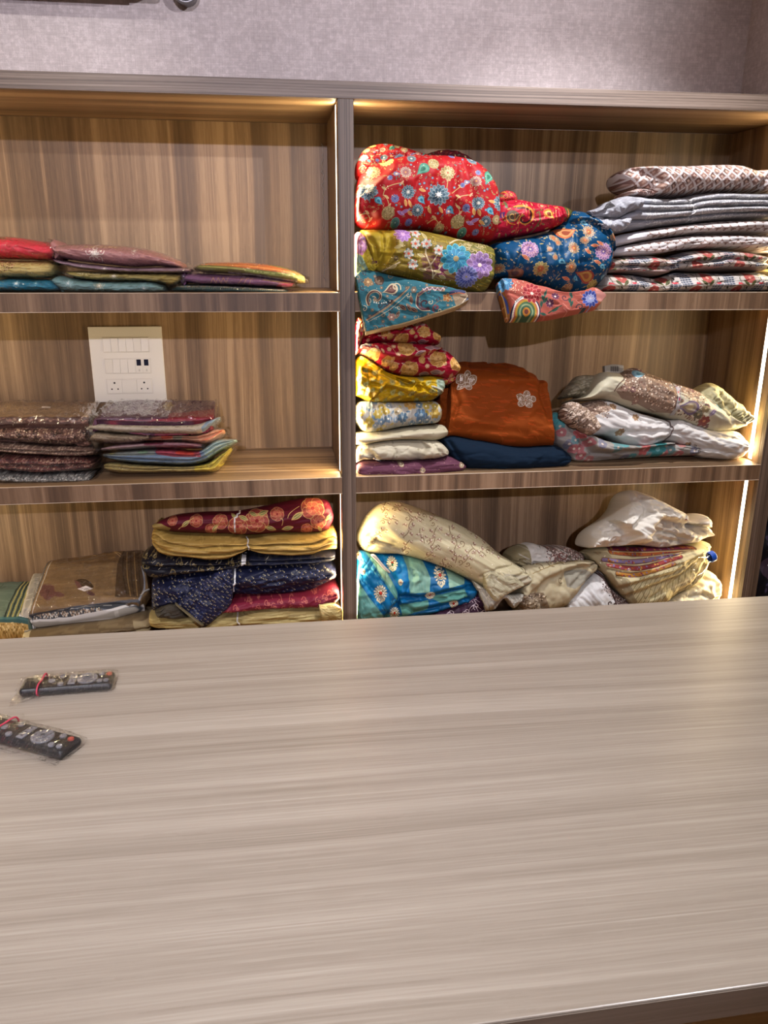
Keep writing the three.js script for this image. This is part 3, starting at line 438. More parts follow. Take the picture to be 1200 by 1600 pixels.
cloth('folded_cloth', 'tan topped cloth with brown leaf border, gold specks and small white tag, middle left shelf', 'folded cloth', 2, { view: VC, bay: 0, group: G2, f: 0.008, zf: -0.05, k: 0.09, film: true, p: 9, q: 3, wr: [0.004, 22, 8, 4], zp: [[668, -0.075], [656, -0.085], [628, -0.37]], nv: 44,
  t: [-700, 122, 0, 130, 150, 127, 400, 132, 700, 130, 900, 132, 1060, 138], b: [-700, 408, 0, 400, 150, 385, 300, 380, 700, 385, 900, 376, 985, 380], ground: '#8f7355', rough: 0.5,
  paint: P => { P.slub(150, '#a88a6866', 120, 6, 0.05); P.poly('#54392f', [-700, 335, 0, 325, 400, 318, 900, 318, 1100, 310, 1100, 420, -700, 420]); for (let i = 0; i < 14; i++) { const x = -660 + i * 118; P.leaf(x, 345, 60, -0.3, '#8f6a58', '#5c4034').leaf(x + 40, 362, 50, 0.2, '#a07a66', '#5c4034').oval(x + 70, 355, 20, 9, 0, '#8a6454'); } for (let i = 0; i < 260; i++) P.dot(-660 + P.r() * 920, 150 + P.r() * 110, 3, ['#e6c88a', '#c9a565'][i % 2]); P.line('#6d5442', 4, [-600, 300, 0, 292, 400, 290, 850, 285]); P.poly('#ece2da', [465, 202, 565, 202, 560, 228, 462, 226]); P.poly('#a08a80', [495, 210, 530, 210, 528, 220, 494, 220]); for (let i = 0; i < 26; i++) P.line('#c4ac96', 6, [900 + i * 6, 330 - i * 7, 960 + i * 7, 320 - i * 6]); } });
const VD = [130, 610, 4.8], G3 = 'plastic packed cloths beside the switch panel';
cloth('folded_cloth', 'yellow folded cloth in plastic, lowest of the pile beneath the switch panel', 'folded cloth', 2, { view: VD, bay: 0, group: G3, zf: -0.05, f: 0.07, k: 0.17, L: 2, film: true, wr: [0.004, 16, 6, 6],
  t: [165, 552, 230, 537, 400, 552, 600, 564, 800, 566, 930, 546, 1050, 470, 1110, 430], b: [180, 592, 260, 614, 450, 618, 700, 614, 900, 612, 1010, 600, 1060, 530, 1112, 442], ground: '#a5925c', rough: 0.55, paint: P => { P.slub(60, '#cdb87066', 60, 6, 0.1); P.poly('#c4b04a', [850, 560, 1120, 420, 1120, 620, 850, 620]); P.strew(26, 40, (x, y, r) => P.leaf(x, y, 28, r, '#a88a40')); } });
cloth('folded_cloth', 'light blue folded cloth with red flower patches on top, above the yellow package', 'folded cloth', 2, { view: VD, bay: 0, group: G3, zf: -0.052, f: 0.07, k: 0.18, L: 3, film: true, wr: [0.003, 22, 6, 4],
  t: [158, 478, 300, 456, 500, 441, 700, 441, 880, 450, 1000, 372, 1152, 370], b: [163, 492, 250, 522, 400, 542, 600, 554, 800, 557, 920, 532, 1000, 482, 1148, 386], ground: '#71859a', rough: 0.55,
  paint: P => { P.poly('#8a8f86', [158, 480, 300, 450, 560, 436, 560, 485, 300, 492, 160, 492]); P.poly('#9f4653', [560, 440, 880, 446, 900, 500, 700, 498, 570, 480]); P.oval(780, 470, 70, 22, 0.1, '#b23a30'); P.oval(240, 468, 30, 12, 0, '#a89f6a'); P.oval(470, 462, 40, 14, 0, '#7d977a'); P.poly('#8fa6a4', [900, 450, 1000, 366, 1160, 366, 1150, 390, 960, 520]); P.strew(14, 60, (x, y, r) => x > 900 && P.leaf(x, y, 34, r, '#6f8a86')); P.line('#4a6680', 3, [180, 500, 400, 516, 700, 526, 900, 510]); } });
cloth('folded_cloth', 'thin pink and plum folded cloth above the light blue package', 'folded cloth', 2, { view: VD, bay: 0, group: G3, zf: -0.055, f: 0.06, k: 0.16, L: 1, film: true, wr: [0.003, 18, 5, 4],
  t: [145, 434, 300, 402, 480, 393, 700, 384, 905, 398], b: [150, 452, 300, 448, 500, 434, 700, 434, 890, 434], ground: '#8a5b66', rough: 0.55, paint: P => { P.slub(50, '#b08a8a88', 90, 8, 0.02); P.poly('#6d2f40', [480, 385, 620, 385, 620, 410, 480, 410]); P.poly('#a88a8a', [150, 425, 480, 405, 480, 450, 150, 460]); } });
cloth('folded_cloth', 'peach orange folded cloth with its right end in view, under the cream package', 'folded cloth', 2, { view: VD, bay: 0, group: G3, zf: -0.06, f: 0.06, k: 0.16, L: 2, film: true, wr: [0.003, 18, 6, 4],
  t: [470, 350, 600, 340, 760, 336, 880, 330, 980, 290, 1055, 292], b: [475, 384, 600, 382, 760, 384, 900, 402, 970, 396, 1056, 318], ground: '#a8785e', rough: 0.55, paint: P => { P.poly('#c98f70', [860, 340, 1060, 280, 1060, 320, 900, 410]); P.line('#d25a38', 5, [900, 380, 960, 370, 1050, 300]); P.poly('#b34f3a', [600, 340, 700, 338, 690, 365, 610, 370]); P.poly('#7d7560', [690, 345, 760, 345, 750, 384, 690, 384]); } });
cloth('folded_cloth', 'taupe folded cloth in plastic beside the peach one under the cream package', 'folded cloth', 2, { view: VD, bay: 0, group: G3, zf: -0.045, f: 0.06, k: 0.15, L: 1, film: true, wr: [0.004, 16, 6, 4],
  t: [70, 348, 110, 316, 300, 326, 460, 338, 525, 352], b: [72, 384, 200, 398, 400, 396, 490, 382, 525, 366], ground: '#80705c', rough: 0.55, paint: P => { P.slub(60, '#9a8a7488', 80, 6, 0.05); P.grit(90, ['#a89a80', '#5f5344'], 2, 4); } });
cloth('folded_cloth', 'cream folded cloth with a blue grey corner, directly under the plum package', 'folded cloth', 2, { view: VD, bay: 0, group: G3, zf: -0.045, f: 0.065, k: 0.17, film: true, wr: [0.003, 22, 8, 3],
  t: [50, 276, 120, 254, 300, 258, 600, 262, 850, 252, 960, 225, 1022, 200], b: [60, 292, 150, 312, 400, 327, 700, 332, 900, 327, 960, 280, 1026, 216], ground: '#b3a893', rough: 0.55, paint: P => { P.slub(50, '#c4baa688', 120, 8, 0.03); P.poly('#7c90a0', [905, 320, 900, 285, 950, 225, 1030, 195, 1030, 225]); } });
cloth('folded_cloth', 'dark plum folded cloth with red border under clear plastic, just below the switch panel', 'folded cloth', 2, { view: VD, bay: 0, group: G3, f: 0.008, zf: -0.05, k: 0.055, p: 10, q: 3.2, film: true, wr: [0.003, 26, 10, 5], zp: [[662, -0.066], [656, -0.074], [628, -0.35]], nv: 40,
  t: [235, 92, 320, 84, 600, 82, 800, 82, 990, 88], b: [75, 228, 250, 238, 450, 247, 700, 247, 900, 234, 985, 216], ground: '#4a2a3c', rough: 0.45, paint: P => { P.slub(80, '#5f3a4e88', 140, 8, 0.02); P.poly('#7c2230', [640, 190, 1000, 160, 1000, 225, 880, 240, 460, 246, 640, 225]); P.line('#9a4050', 3, [100, 234, 450, 240, 900, 228]); P.flower(640, 135, 40, 6, '#8f7a4c', '#b39a60'); } });

// ================= left bay, lower shelf =================
const VE = [0, 840, 4.8], VF = [210, 770, 3.4286];
cloth('folded_cloth', 'grey green folded cloth with gold and black stripes, leftmost on the lowest shelf', 'folded cloth', 3, { view: VE, bay: 0, f: 0.04, zf: -0.06, k: 0.14, q: 3, p: 8, wr: [0.003, 30, 10, 0], zp: [[998, -0.1], [980, -0.1], [915, -0.36]],
  t: [-520, 360, -200, 362, 0, 360, 150, 358, 300, 350], b: [-520, 770, -200, 768, 0, 765, 100, 762, 225, 755], ground: '#5c6b5e', rough: 0.55,
  paint: P => { P.slub(90, '#6d7c6c88', 100, 6, 0.02); for (let i = 0; i < 6; i++) P.line(i % 2 ? '#b3a24e' : '#2c332c', i % 2 ? 6 : 10, [55 + i * 19, 670, 90 + i * 20, 560, 190 + i * 12, 370]); P.line('#3c4a40', 5, [-300, 440, -60, 480, 60, 430]); P.curl(-20, 400, 60, '#44523f', 5); P.poly('#3f5f5a', [-520, 668, 225, 664, 225, 702, -520, 700]); P.poly('#b99a5c', [-520, 702, 225, 704, 225, 775, -520, 775]); for (let i = 0; i < 420; i++) P.dot(-520 + P.r() * 740, 705 + P.r() * 62, 5, ['#e0c488', '#8a6a36', '#cda765'][i % 3]); } });
const VEz = { f: 0.03, zf: -0.05, k: 0.05, p: 9, q: 3 };
cloth('folded_cloth', 'dull olive brown folded cloth with white rolled end, beneath the two zip bags', 'folded cloth', 3, { view: VE, bay: 0, zf: -0.03, f: 0.07, k: 0.18, L: 3, tilt: 0.1, wr: [0.004, 20, 6, -6],
  t: [190, 690, 300, 680, 500, 655, 800, 625, 1060, 590, 1150, 612], b: [190, 755, 300, 790, 600, 800, 900, 790, 1100, 770, 1150, 690], ground: '#6b5a42', rough: 0.6, paint: P => { P.slub(120, '#84725688', 120, 8, -0.1); P.poly('#9a8a6a', [1010, 600, 1160, 600, 1160, 700, 1060, 690]); P.poly('#5a3d34', [460, 700, 760, 690, 760, 730, 460, 740]); P.dot(220, 720, 40, '#b3a586'); P.curl(225, 722, 36, '#4a3d2a', 8); } });
cloth('garment_bag', 'flat clear and white zip bag with dark beaded cloth inside, lying under the brown bag', 'garment bag', 3, { view: VE, bay: 0, ...VEz, f: 0.035, k: 0.05, zp: [[980, -0.1], [960, -0.11], [895, -0.36]], wr: [0.004, 24, 8, -6],
  t: [255, 290, 340, 284, 600, 250, 900, 220, 1085, 250], b: [150, 662, 300, 668, 500, 640, 800, 590, 1000, 552, 1086, 524], ground: '#a59f92', rough: 0.35, coat: 0.4,
  paint: P => { P.poly('#8f8a7e', [270, 300, 340, 290, 240, 560, 190, 620]); P.poly('#43464a', [230, 620, 500, 590, 820, 545, 1090, 500, 1090, 530, 820, 580, 500, 635, 260, 656]); P.slub(70, '#c9c4b8aa', 60, 4, -0.16); for (let i = 0; i < 130; i++) { const x = 270 + P.r() * 500; P.dot(x, 640 - (x - 270) * 0.125 + (P.r() - 0.5) * 24, 5, ['#d8d2c2', '#7a6a58', '#b39a80'][i % 3]); } P.line('#d9d5cc', 10, [150, 655, 300, 660, 500, 634, 800, 584, 1085, 520]); } }, 'sleeve');
cloth('garment_bag', 'brown folded cloth in clear zip bag with grey piping and a small white tag', 'garment bag', 3, { view: VE, bay: 0, ...VEz, f: 0.028, zf: -0.05, zp: [[968, -0.085], [955, -0.1], [864, -0.37]], film: { zf: -0.044, f: 0.034, t: [366, 182, 650, 148, 860, 118, 1066, 104, 1080, 110], b: [208, 612, 500, 566, 850, 512, 1060, 506, 1132, 416] }, wr: [0.003, 26, 10, -8], nu: 100, nv: 50,
  t: [372, 188, 650, 152, 860, 122, 1060, 108, 1076, 112], b: [214, 606, 500, 562, 850, 508, 1055, 502, 1126, 416], ground: '#7a6040', rough: 0.5,
  paint: P => { P.slub(160, '#8d724e77', 140, 8, -0.12); P.line('#41444a', 16, [380, 190, 300, 400, 220, 604]); P.line('#4a4c52', 14, [220, 604, 500, 558, 850, 505, 1050, 498]); P.line('#b3aea2', 6, [400, 205, 330, 390, 250, 590]); P.line('#8a7a60', 6, [400, 235, 620, 210, 800, 170]); P.poly('#4f3c28', [890, 240, 930, 130, 1060, 118, 1100, 380, 1050, 480, 870, 480]); for (let i = 0; i < 5; i++) P.line(i % 2 ? '#84683f' : '#3c2e1e', 9, [935 + i * 26, 140, 925 + i * 32, 300, 960 + i * 26, 470]); P.line('#94969a', 12, [1072, 260, 1108, 400, 1050, 490]); P.flower(370, 450, 60, 5, '#68433a', '#5a3530', null, 0.4, 0.5).leaf(450, 470, 100, 0.2, '#68433a').leaf(650, 390, 130, 0.35, '#55412c', '#3e2f20').leaf(690, 460, 70, 0.2, '#5a3a36').leaf(600, 400, 90, 0.9, '#6a463c'); P.poly('#eadfd6', [592, 428, 655, 406, 710, 424, 645, 448]); P.line('#8d7f76', 4, [640, 432, 668, 424]); P.line('#c8a66a', 7, [670, 150, 725, 165]).line('#c8a66a', 7, [850, 128, 910, 180]).line('#c8a66a', 5, [860, 130, 915, 160]); } }, 'fabric', (root, c) => { cord(root, c, VE, [1060, 470, 1092, 436, 1122, 412], 0.0028, std(0xb8b2a6, 0.4), 'zip_pull'); });
const G4 = 'brocade cloths tied with string on the lowest left shelf';
const brocade = (gold, dark, n, s) => P => { P.strew(n, s, (x, y, r, k) => { P.curl(x, y, s * 0.42, gold, s * 0.1, k > 0.5 ? 1 : -1, r); P.flower(x + s * 0.3, y + s * 0.2, s * 0.26, 6, gold, dark, null, r, 0.3); P.leaf(x - s * 0.3, y + s * 0.2, s * 0.44, r, gold); }); P.grit(n * 4, [gold, dark], s * 0.03, s * 0.08); };
cloth('folded_cloth', 'brown maroon folded cloth lowest in the tied brocade pile, half hidden by the counter', 'folded cloth', 3, { view: VF, bay: 0, group: G4, zf: -0.02, f: 0.07, k: 0.2, L: 2, tilt: 0.1, wr: [0.004, 20, 6, -4], t: [100, 716, 250, 698, 400, 688, 600, 692, 800, 700, 1100, 690], b: [100, 790, 250, 800, 500, 800, 800, 790, 1100, 770], ground: '#4a2a22', rough: 0.5, paint: brocade('#8a6a4c', '#38201a', 40, 44) });
cloth('folded_cloth', 'pale cream gold folded cloth tied with string, low in the brocade pile beside the post', 'folded cloth', 3, { view: VF, bay: 0, group: G4, zf: -0.02, f: 0.075, k: 0.2, tilt: 0.1, wr: [0.006, 60, 7, -6],
  t: [80, 645, 300, 640, 450, 632, 555, 634, 650, 605, 800, 590, 950, 598, 1060, 590, 1116, 612], b: [90, 700, 250, 704, 450, 706, 560, 690, 700, 702, 900, 704, 1050, 692, 1116, 682], ground: '#a8935e', rough: 0.45, paint: P => P.slub(260, '#c9b57c88', 60, 4, -0.05).slub(90, '#86704288', 60, 3, -0.05), cr: [['g', 16, 0.012, [556, 630, 566, 700]], ['g', 9, 0.006, [600, 650, 760, 640, 960, 650]], ['g', 9, 0.006, [600, 672, 800, 676, 980, 660]]] }, 'fabric', (root, c, o) => { cord(root, c, VF, [552, 632, 562, 662, 574, 706], 0.0026, stringM); addCloth('folded_end', { ...o, zf: 0.0, f: 0.03, k: 0.03, cr: [], wr: [0.003, 12, 6, 30], t: [985, 592, 1060, 588, 1112, 622], b: [1000, 680, 1060, 684, 1114, 676], ground: '#c9b67c' }, root); });
cloth('folded_cloth', 'crimson brocade folded cloth between the navy cloth and the cream one', 'folded cloth', 3, { view: VF, bay: 0, group: G4, zf: -0.02, f: 0.07, k: 0.2, tilt: 0.1, wr: [0.004, 20, 8, -6],
  t: [430, 575, 650, 540, 800, 528, 950, 512, 1060, 488, 1094, 506], b: [440, 630, 600, 614, 750, 602, 900, 598, 1050, 588, 1096, 556], ground: '#701e30', rough: 0.5, paint: brocade('#a85a4e', '#6a1a2c', 46, 34) });
cloth('folded_cloth', 'navy blue cloth with scattered gold sprigs and a hanging corner, tied with white string', 'folded cloth', 3, { view: VF, bay: 0, group: G4, zf: -0.022, f: 0.08, k: 0.2, tilt: 0.15, wr: [0.008, 24, 10, -15],
  t: [96, 460, 250, 425, 400, 402, 540, 378, 640, 372, 800, 362, 1000, 352, 1078, 392], b: [100, 628, 250, 600, 420, 570, 540, 535, 640, 534, 800, 530, 950, 508, 1078, 440], ground: '#171a30', rough: 0.42, paint: P => P.strew(420, 15, (x, y, r, k) => { P.leaf(x, y, 15, r, k > 0.5 ? '#4a5172' : '#6f6a58'); P.dot(x + 6, y + 4, 2.6, '#b3a27c'); }).slub(100, '#23284688', 60, 8, 0.3), cr: [['g', 14, 0.016, [545, 380, 540, 440, 530, 530]], ['s', 26, 0.012, [560, 470, 700, 480, 850, 450, 1050, 440]], ['g', 12, 0.01, [580, 500, 720, 450, 800, 440]]] }, 'fabric', (root, c, o) => {
    addCloth('hanging_corner', { ...o, zf: 0.0, f: 0.03, k: 0.03, cr: [], q: 3, wr: [0.005, 20, 14, 40], t: [225, 592, 330, 490, 440, 420, 530, 392], b: [228, 600, 300, 655, 368, 716, 450, 660, 520, 590, 530, 470] }, root);
    addCloth('lining', { ...o, paint: null, zf: -0.015, f: 0.03, k: 0.02, cr: [], t: [110, 630, 180, 590, 235, 590], b: [130, 660, 200, 672, 290, 668], ground: '#403a30' }, root, 'dull taupe lining');
    addCloth('selvedge', { ...o, paint: null, zf: 0.012, f: 0.012, k: 0.012, cr: [], wr: null, q: 2, t: [218, 586, 300, 650, 372, 706], b: [222, 600, 296, 662, 360, 718], ground: '#6a6048' }, root, 'pale woven selvedge');
    cord(root, c, VF, [548, 384, 548, 420, 530, 506], 0.0034, std(0xe6e4e0, 0.6)); });
cloth('folded_cloth', 'black and gold brocade folded cloth directly under the golden cloth, tied with white string', 'folded cloth', 3, { view: VF, bay: 0, group: G4, zf: -0.03, f: 0.08, k: 0.19, L: 2, tilt: 0.1, wr: [0.005, 24, 8, -4],
  t: [42, 330, 90, 304, 200, 312, 350, 330, 500, 338, 600, 318, 800, 312, 1000, 300, 1076, 312], b: [48, 396, 100, 442, 250, 424, 400, 404, 590, 376, 800, 364, 1000, 356, 1076, 340], ground: '#15141c', rough: 0.45, paint: P => { brocade('#6a5c3c', '#111018', 90, 40)(P); P.poly('#23263a99', [620, 300, 1090, 290, 1090, 360, 620, 370]); P.slub(60, '#c0b59a', 14, 2, -0.6); }, cr: [['g', 14, 0.012, [590, 316, 586, 378]]] }, 'fabric', (root, c) => ribbon(root, c, VF, [592, 318, 588, 345, 580, 378], 4.5, std(0xd8d6d2, 0.6), 'tie'));
cloth('folded_cloth', 'golden yellow folded cloth in thick layers, between the maroon floral and the navy cloth', 'folded cloth', 3, { view: VF, bay: 0, group: G4, zf: -0.025, f: 0.085, k: 0.18, L: 3, nv: 44, tilt: 0.1, wr: [0.005, 50, 8, 2],
  t: [100, 200, 120, 170, 200, 205, 350, 214, 500, 215, 612, 236, 760, 212, 950, 212, 1060, 180, 1082, 210], b: [104, 262, 150, 312, 300, 332, 500, 340, 612, 290, 700, 312, 940, 314, 1000, 296, 1084, 294], ground: '#a08142', rough: 0.5, paint: P => P.slub(200, '#bd9d5888', 60, 5, 0).slub(100, '#7c622c88', 50, 4, 0).strew(50, 50, (x, y, r) => P.curl(x, y, 16, '#b3944e', 3, 1, r)), cr: [['g', 16, 0.02, [612, 232, 612, 295]], ['g', 8, 0.008, [650, 275, 800, 258, 930, 268]]] }, 'fabric', (root, c) => cord(root, c, VF, [606, 236, 616, 262, 612, 292], 0.0024, stringM));
cloth('folded_cloth', 'maroon cloth with coral flowers and green leaves, tied and topmost of the brocade pile', 'folded cloth', 3, { view: VF, bay: 0, group: G4, zf: -0.035, f: 0.08, k: 0.15, tilt: 0.3, q: 2.1, wr: [0.005, 40, 10, -8],
  t: [100, 170, 200, 122, 350, 102, 550, 95, 700, 68, 820, 42, 950, 26, 1035, 42, 1062, 110], b: [102, 186, 150, 200, 300, 212, 500, 218, 600, 222, 800, 212, 950, 212, 1030, 200, 1064, 140], ground: '#571222', rough: 0.55, res: 4,
  paint: P => { const o = '#c9a76a'; for (const [x, y, r] of [[345, 145, 34], [470, 150, 40], [660, 145, 62], [560, 175, 50], [765, 110, 36], [950, 80, 60], [980, 150, 40], [220, 145, 26], [920, 190, 30], [420, 190, 30]]) P.flower(x, y, r, 6, '#9c4a3e', '#c09a60', o, r, 0.55).flower(x, y, r * 0.6, 5, '#b3604c', '#8a2a2a', o, r + 0.6, 0.5); for (const [x, y, l, a] of [[870, 120, 70, -0.6], [690, 105, 60, -0.4], [590, 130, 54, 0.4], [820, 185, 60, -0.2], [730, 185, 60, 0.3], [990, 190, 40, 1], [290, 160, 54, -0.7], [440, 185, 50, -1], [1030, 130, 40, -1], [540, 120, 40, 0.7], [640, 110, 50, 0.4]]) P.leaf(x, y, l, a, '#77804a', o); for (const f of [[790, 170, 800, 140, 780, 130], [250, 190, 300, 150, 330, 130], [430, 200, 460, 170, 480, 130], [880, 70, 830, 100, 820, 130]]) P.line(o, 3.5, f); P.poly('#8f7a48', [100, 160, 160, 160, 210, 185, 190, 205, 120, 200]); }, cr: [['g', 12, 0.012, [560, 95, 542, 150, 544, 220]], ['g', 10, 0.005, [310, 180, 600, 165, 800, 175, 950, 170]]] }, 'fabric', (root, c) => cord(root, c, VF, [572, 96, 548, 130, 540, 205], 0.0026, stringM));
// ================= right bay, upper shelf: big embroidered bundles =================
const WA = [545, 215, 4.898], WB = [545, 350, 5.217], WC = [750, 290, 5.714], WD = [910, 245, 4.138];
const gold = '#b59a62', blues = ['#5f7f92', '#3f6078', '#e4dccb', '#b9c6c6'];
const bigFlowers = (P, list) => { for (const [k, x, y, r0] of list) { const r = r0 * (k === 'b' ? 1 : 0.86);
  if (k === 'b') P.dahlia(x, y, r, '#5a7078', '#3a525e', '#cfc8b8', '#93a4a6'); if (k === 'c') P.flower(x, y, r, 12, '#9c8658', '#8c4430', '#bfae84', 0.2).flower(x, y, r * 0.55, 9, '#cbb585', '#b5563c', '#8a6c40', 0.4);
  if (k === 'p') P.flower(x, y, r, 12, '#9c8070', '#b0643a', '#b8a488', 0.1).flower(x, y, r * 0.6, 9, '#8c5a56', '#d08a4a', null, 0.3); if (k === 'y') P.flower(x, y, r, 16, '#c0a860', '#a88c48', '#e0cc8a').grit(0, ['#fff'], 1, 1);
  if (k === 'n') { P.dot(x, y, r, '#9a875a'); for (let i = 0; i < 60; i++) P.dot(x + (P.r() - 0.5) * r * 1.9, y + (P.r() - 0.5) * r * 1.7, r * 0.07, ['#c9b684', '#7a6842'][i % 2]); } if (k === 'g') P.oval(x, y, r, r * 1.05, 0, '#4a7868', '#86a08a', r * 0.08).flower(x, y, r * 0.6, 6, '#3c6456', '#8aa890');
  if (k === 'v') P.flower(x, y, r, 9, '#5c628a', '#3d4a78', '#9488a4', 0.3); } return P; };
cloth('cloth_bundle', 'large red silk bundle covered in blue and gold embroidered flowers, topmost beside the post', 'cloth bundle', 1, { view: WA, bay: 1, zf: 0.015, f: 0.13, k: 0.13, q: 2.6, p: 4, nu: 130, nv: 60, wr: [0.006, 40, 26, 65], tilt: 0.05,
  t: [45, 520, 62, 380, 85, 292, 160, 212, 300, 180, 450, 152, 600, 150, 800, 160, 960, 212, 1050, 330, 1095, 500], b: [45, 560, 50, 640, 100, 690, 300, 718, 560, 722, 700, 760, 900, 802, 1060, 812, 1085, 740, 1096, 560], ground: '#981419', rough: 0.55, res: 6, bump: 0.0005,
  paint: P => { P.slub(160, '#ac1c2488', 60, 10, 1.3); P.strew(330, 22, (x, y, r, k) => k < 0.45 ? P.leaf(x, y, 26, r, ['#5a4c74', '#94783f', '#3c616e', '#9c543c'][Math.floor(k * 8.8)], '#8a7450') : k < 0.6 ? P.flower(x, y, 10, 6, '#56788c', '#d8c8a0', null, r) : P.curl(x, y, 12, '#a88a58', 2.6, k > 0.8 ? 1 : -1, r));
    for (const f of [[215, 490, 220, 440, 290, 410, 350, 400], [215, 490, 240, 500, 262, 560], [750, 520, 760, 495, 860, 480], [745, 545, 765, 570, 782, 612], [680, 430, 690, 370], [560, 680, 600, 640, 640, 680], [140, 360, 160, 330], [720, 470, 780, 420, 820, 400], [60, 620, 110, 600, 140, 650]]) { P.line(gold, 6, f); P.leaf(f[2], f[3], 40, 0.6, '#a88650', '#d8c08a'); P.leaf(f[f.length - 2], f[f.length - 1], 36, 2.2, '#b0705a', '#d8c08a'); }
    for (const [x, y, a] of [[505, 295, 2.8], [990, 350, 2.4]]) P.pais(x, y, 100, a, '#3f7d66', '#5a9078', '#2f6450'); for (const [x, y] of [[185, 530], [712, 592], [1000, 602], [497, 522]]) P.pais(x, y, 62, 1.2, '#3f8296', '#6aa3b0', '#2f6a80'); for (const [x, y] of [[312, 335], [830, 390], [700, 600]]) P.pais(x, y, 44, 0.4, '#6a86a0', '#8c6a80', '#d8c8a8');
    bigFlowers(P, [['b', 620, 482, 76], ['b', 112, 455, 62], ['b', 1085, 540, 62], ['b', 397, 465, 50], ['b', 910, 542, 45], ['b', 470, 592, 44], ['b', 970, 672, 40], ['v', 302, 512, 36], ['v', 822, 577, 34], ['v', 420, 672, 30], ['v', 912, 745, 27], ['v', 915, 317, 24], ['v', 795, 412, 22], ['v', 265, 362, 22], ['b', 425, 135, 32], ['b', 435, 207, 32], ['b', 890, 207, 40], ['c', 690, 320, 62], ['c', 160, 305, 55], ['y', 255, 205, 62], ['n', 590, 250, 48], ['n', 257, 612, 54], ['n', 770, 672, 56], ['p', 380, 320, 50], ['p', 895, 382, 46], ['g', 320, 675, 38], ['g', 820, 745, 38], ['c', 650, 715, 40], ['v', 745, 175, 28], ['c', 1050, 660, 40]]);
    for (const [x, y, a] of [[500, 450, 0.3], [1010, 530, 0.2], [560, 585, 1.2], [640, 590, 1.0], [380, 542, 1.4], [412, 545, 1.2], [416, 610, 0.8], [882, 602, 1.4], [916, 612, 1.2], [940, 680, 0.6]]) P.leaf(x, y, 52, a, '#b3763c', '#d9b06a'); for (const [x, y, a] of [[350, 612, 0.4], [380, 600, -0.4], [860, 682, 0.3], [890, 665, -0.4]]) P.leaf(x, y, 60, a, '#7b4f86', '#b898bb');
    P.dot(620, 480, 15, '#f2f2ee'); P.grit(160, ['#f0e6d0', '#d8c08a'], 1.5, 3.4); },
  cr: [['g', 40, 0.02, [90, 300, 110, 560, 160, 690]], ['s', 30, 0.012, [300, 180, 260, 300, 130, 420]], ['g', 30, 0.01, [520, 720, 560, 560, 640, 300]], ['g', 30, 0.01, [860, 800, 880, 560, 820, 250]], ['g', 18, 0.006, [400, 700, 420, 500, 520, 260]], ['g', 18, 0.006, [700, 750, 730, 500, 760, 260]]] }, 'fabric', (root, c, o) => {
    addCloth('folded_end', { ...o, zf: -0.06, f: 0.09, k: 0.1, cr: [], mat: c.mat, wr: [0.008, 20, 14, 30], t: [55, 260, 62, 185, 110, 108, 220, 64, 350, 80, 480, 122, 600, 148], b: [60, 300, 120, 340, 300, 300, 450, 240, 600, 200] }, root);
    addCloth('gathered_end', { ...o, zf: -0.14, f: 0.06, k: 0.06, cr: [], ground: '#4a141a', paint: P => P.strew(40, 24, (x, y, r, k) => P.leaf(x, y, 26, r, ['#3c5a4a', '#8a2a30', '#9c8a5a'][Math.floor(k * 3)])), wr: [0.008, 12, 8, 10], t: [560, 150, 620, 122, 700, 103, 820, 118, 900, 160, 945, 200], b: [570, 200, 700, 220, 850, 230, 945, 215] }, root, 'dark gathered end'); });
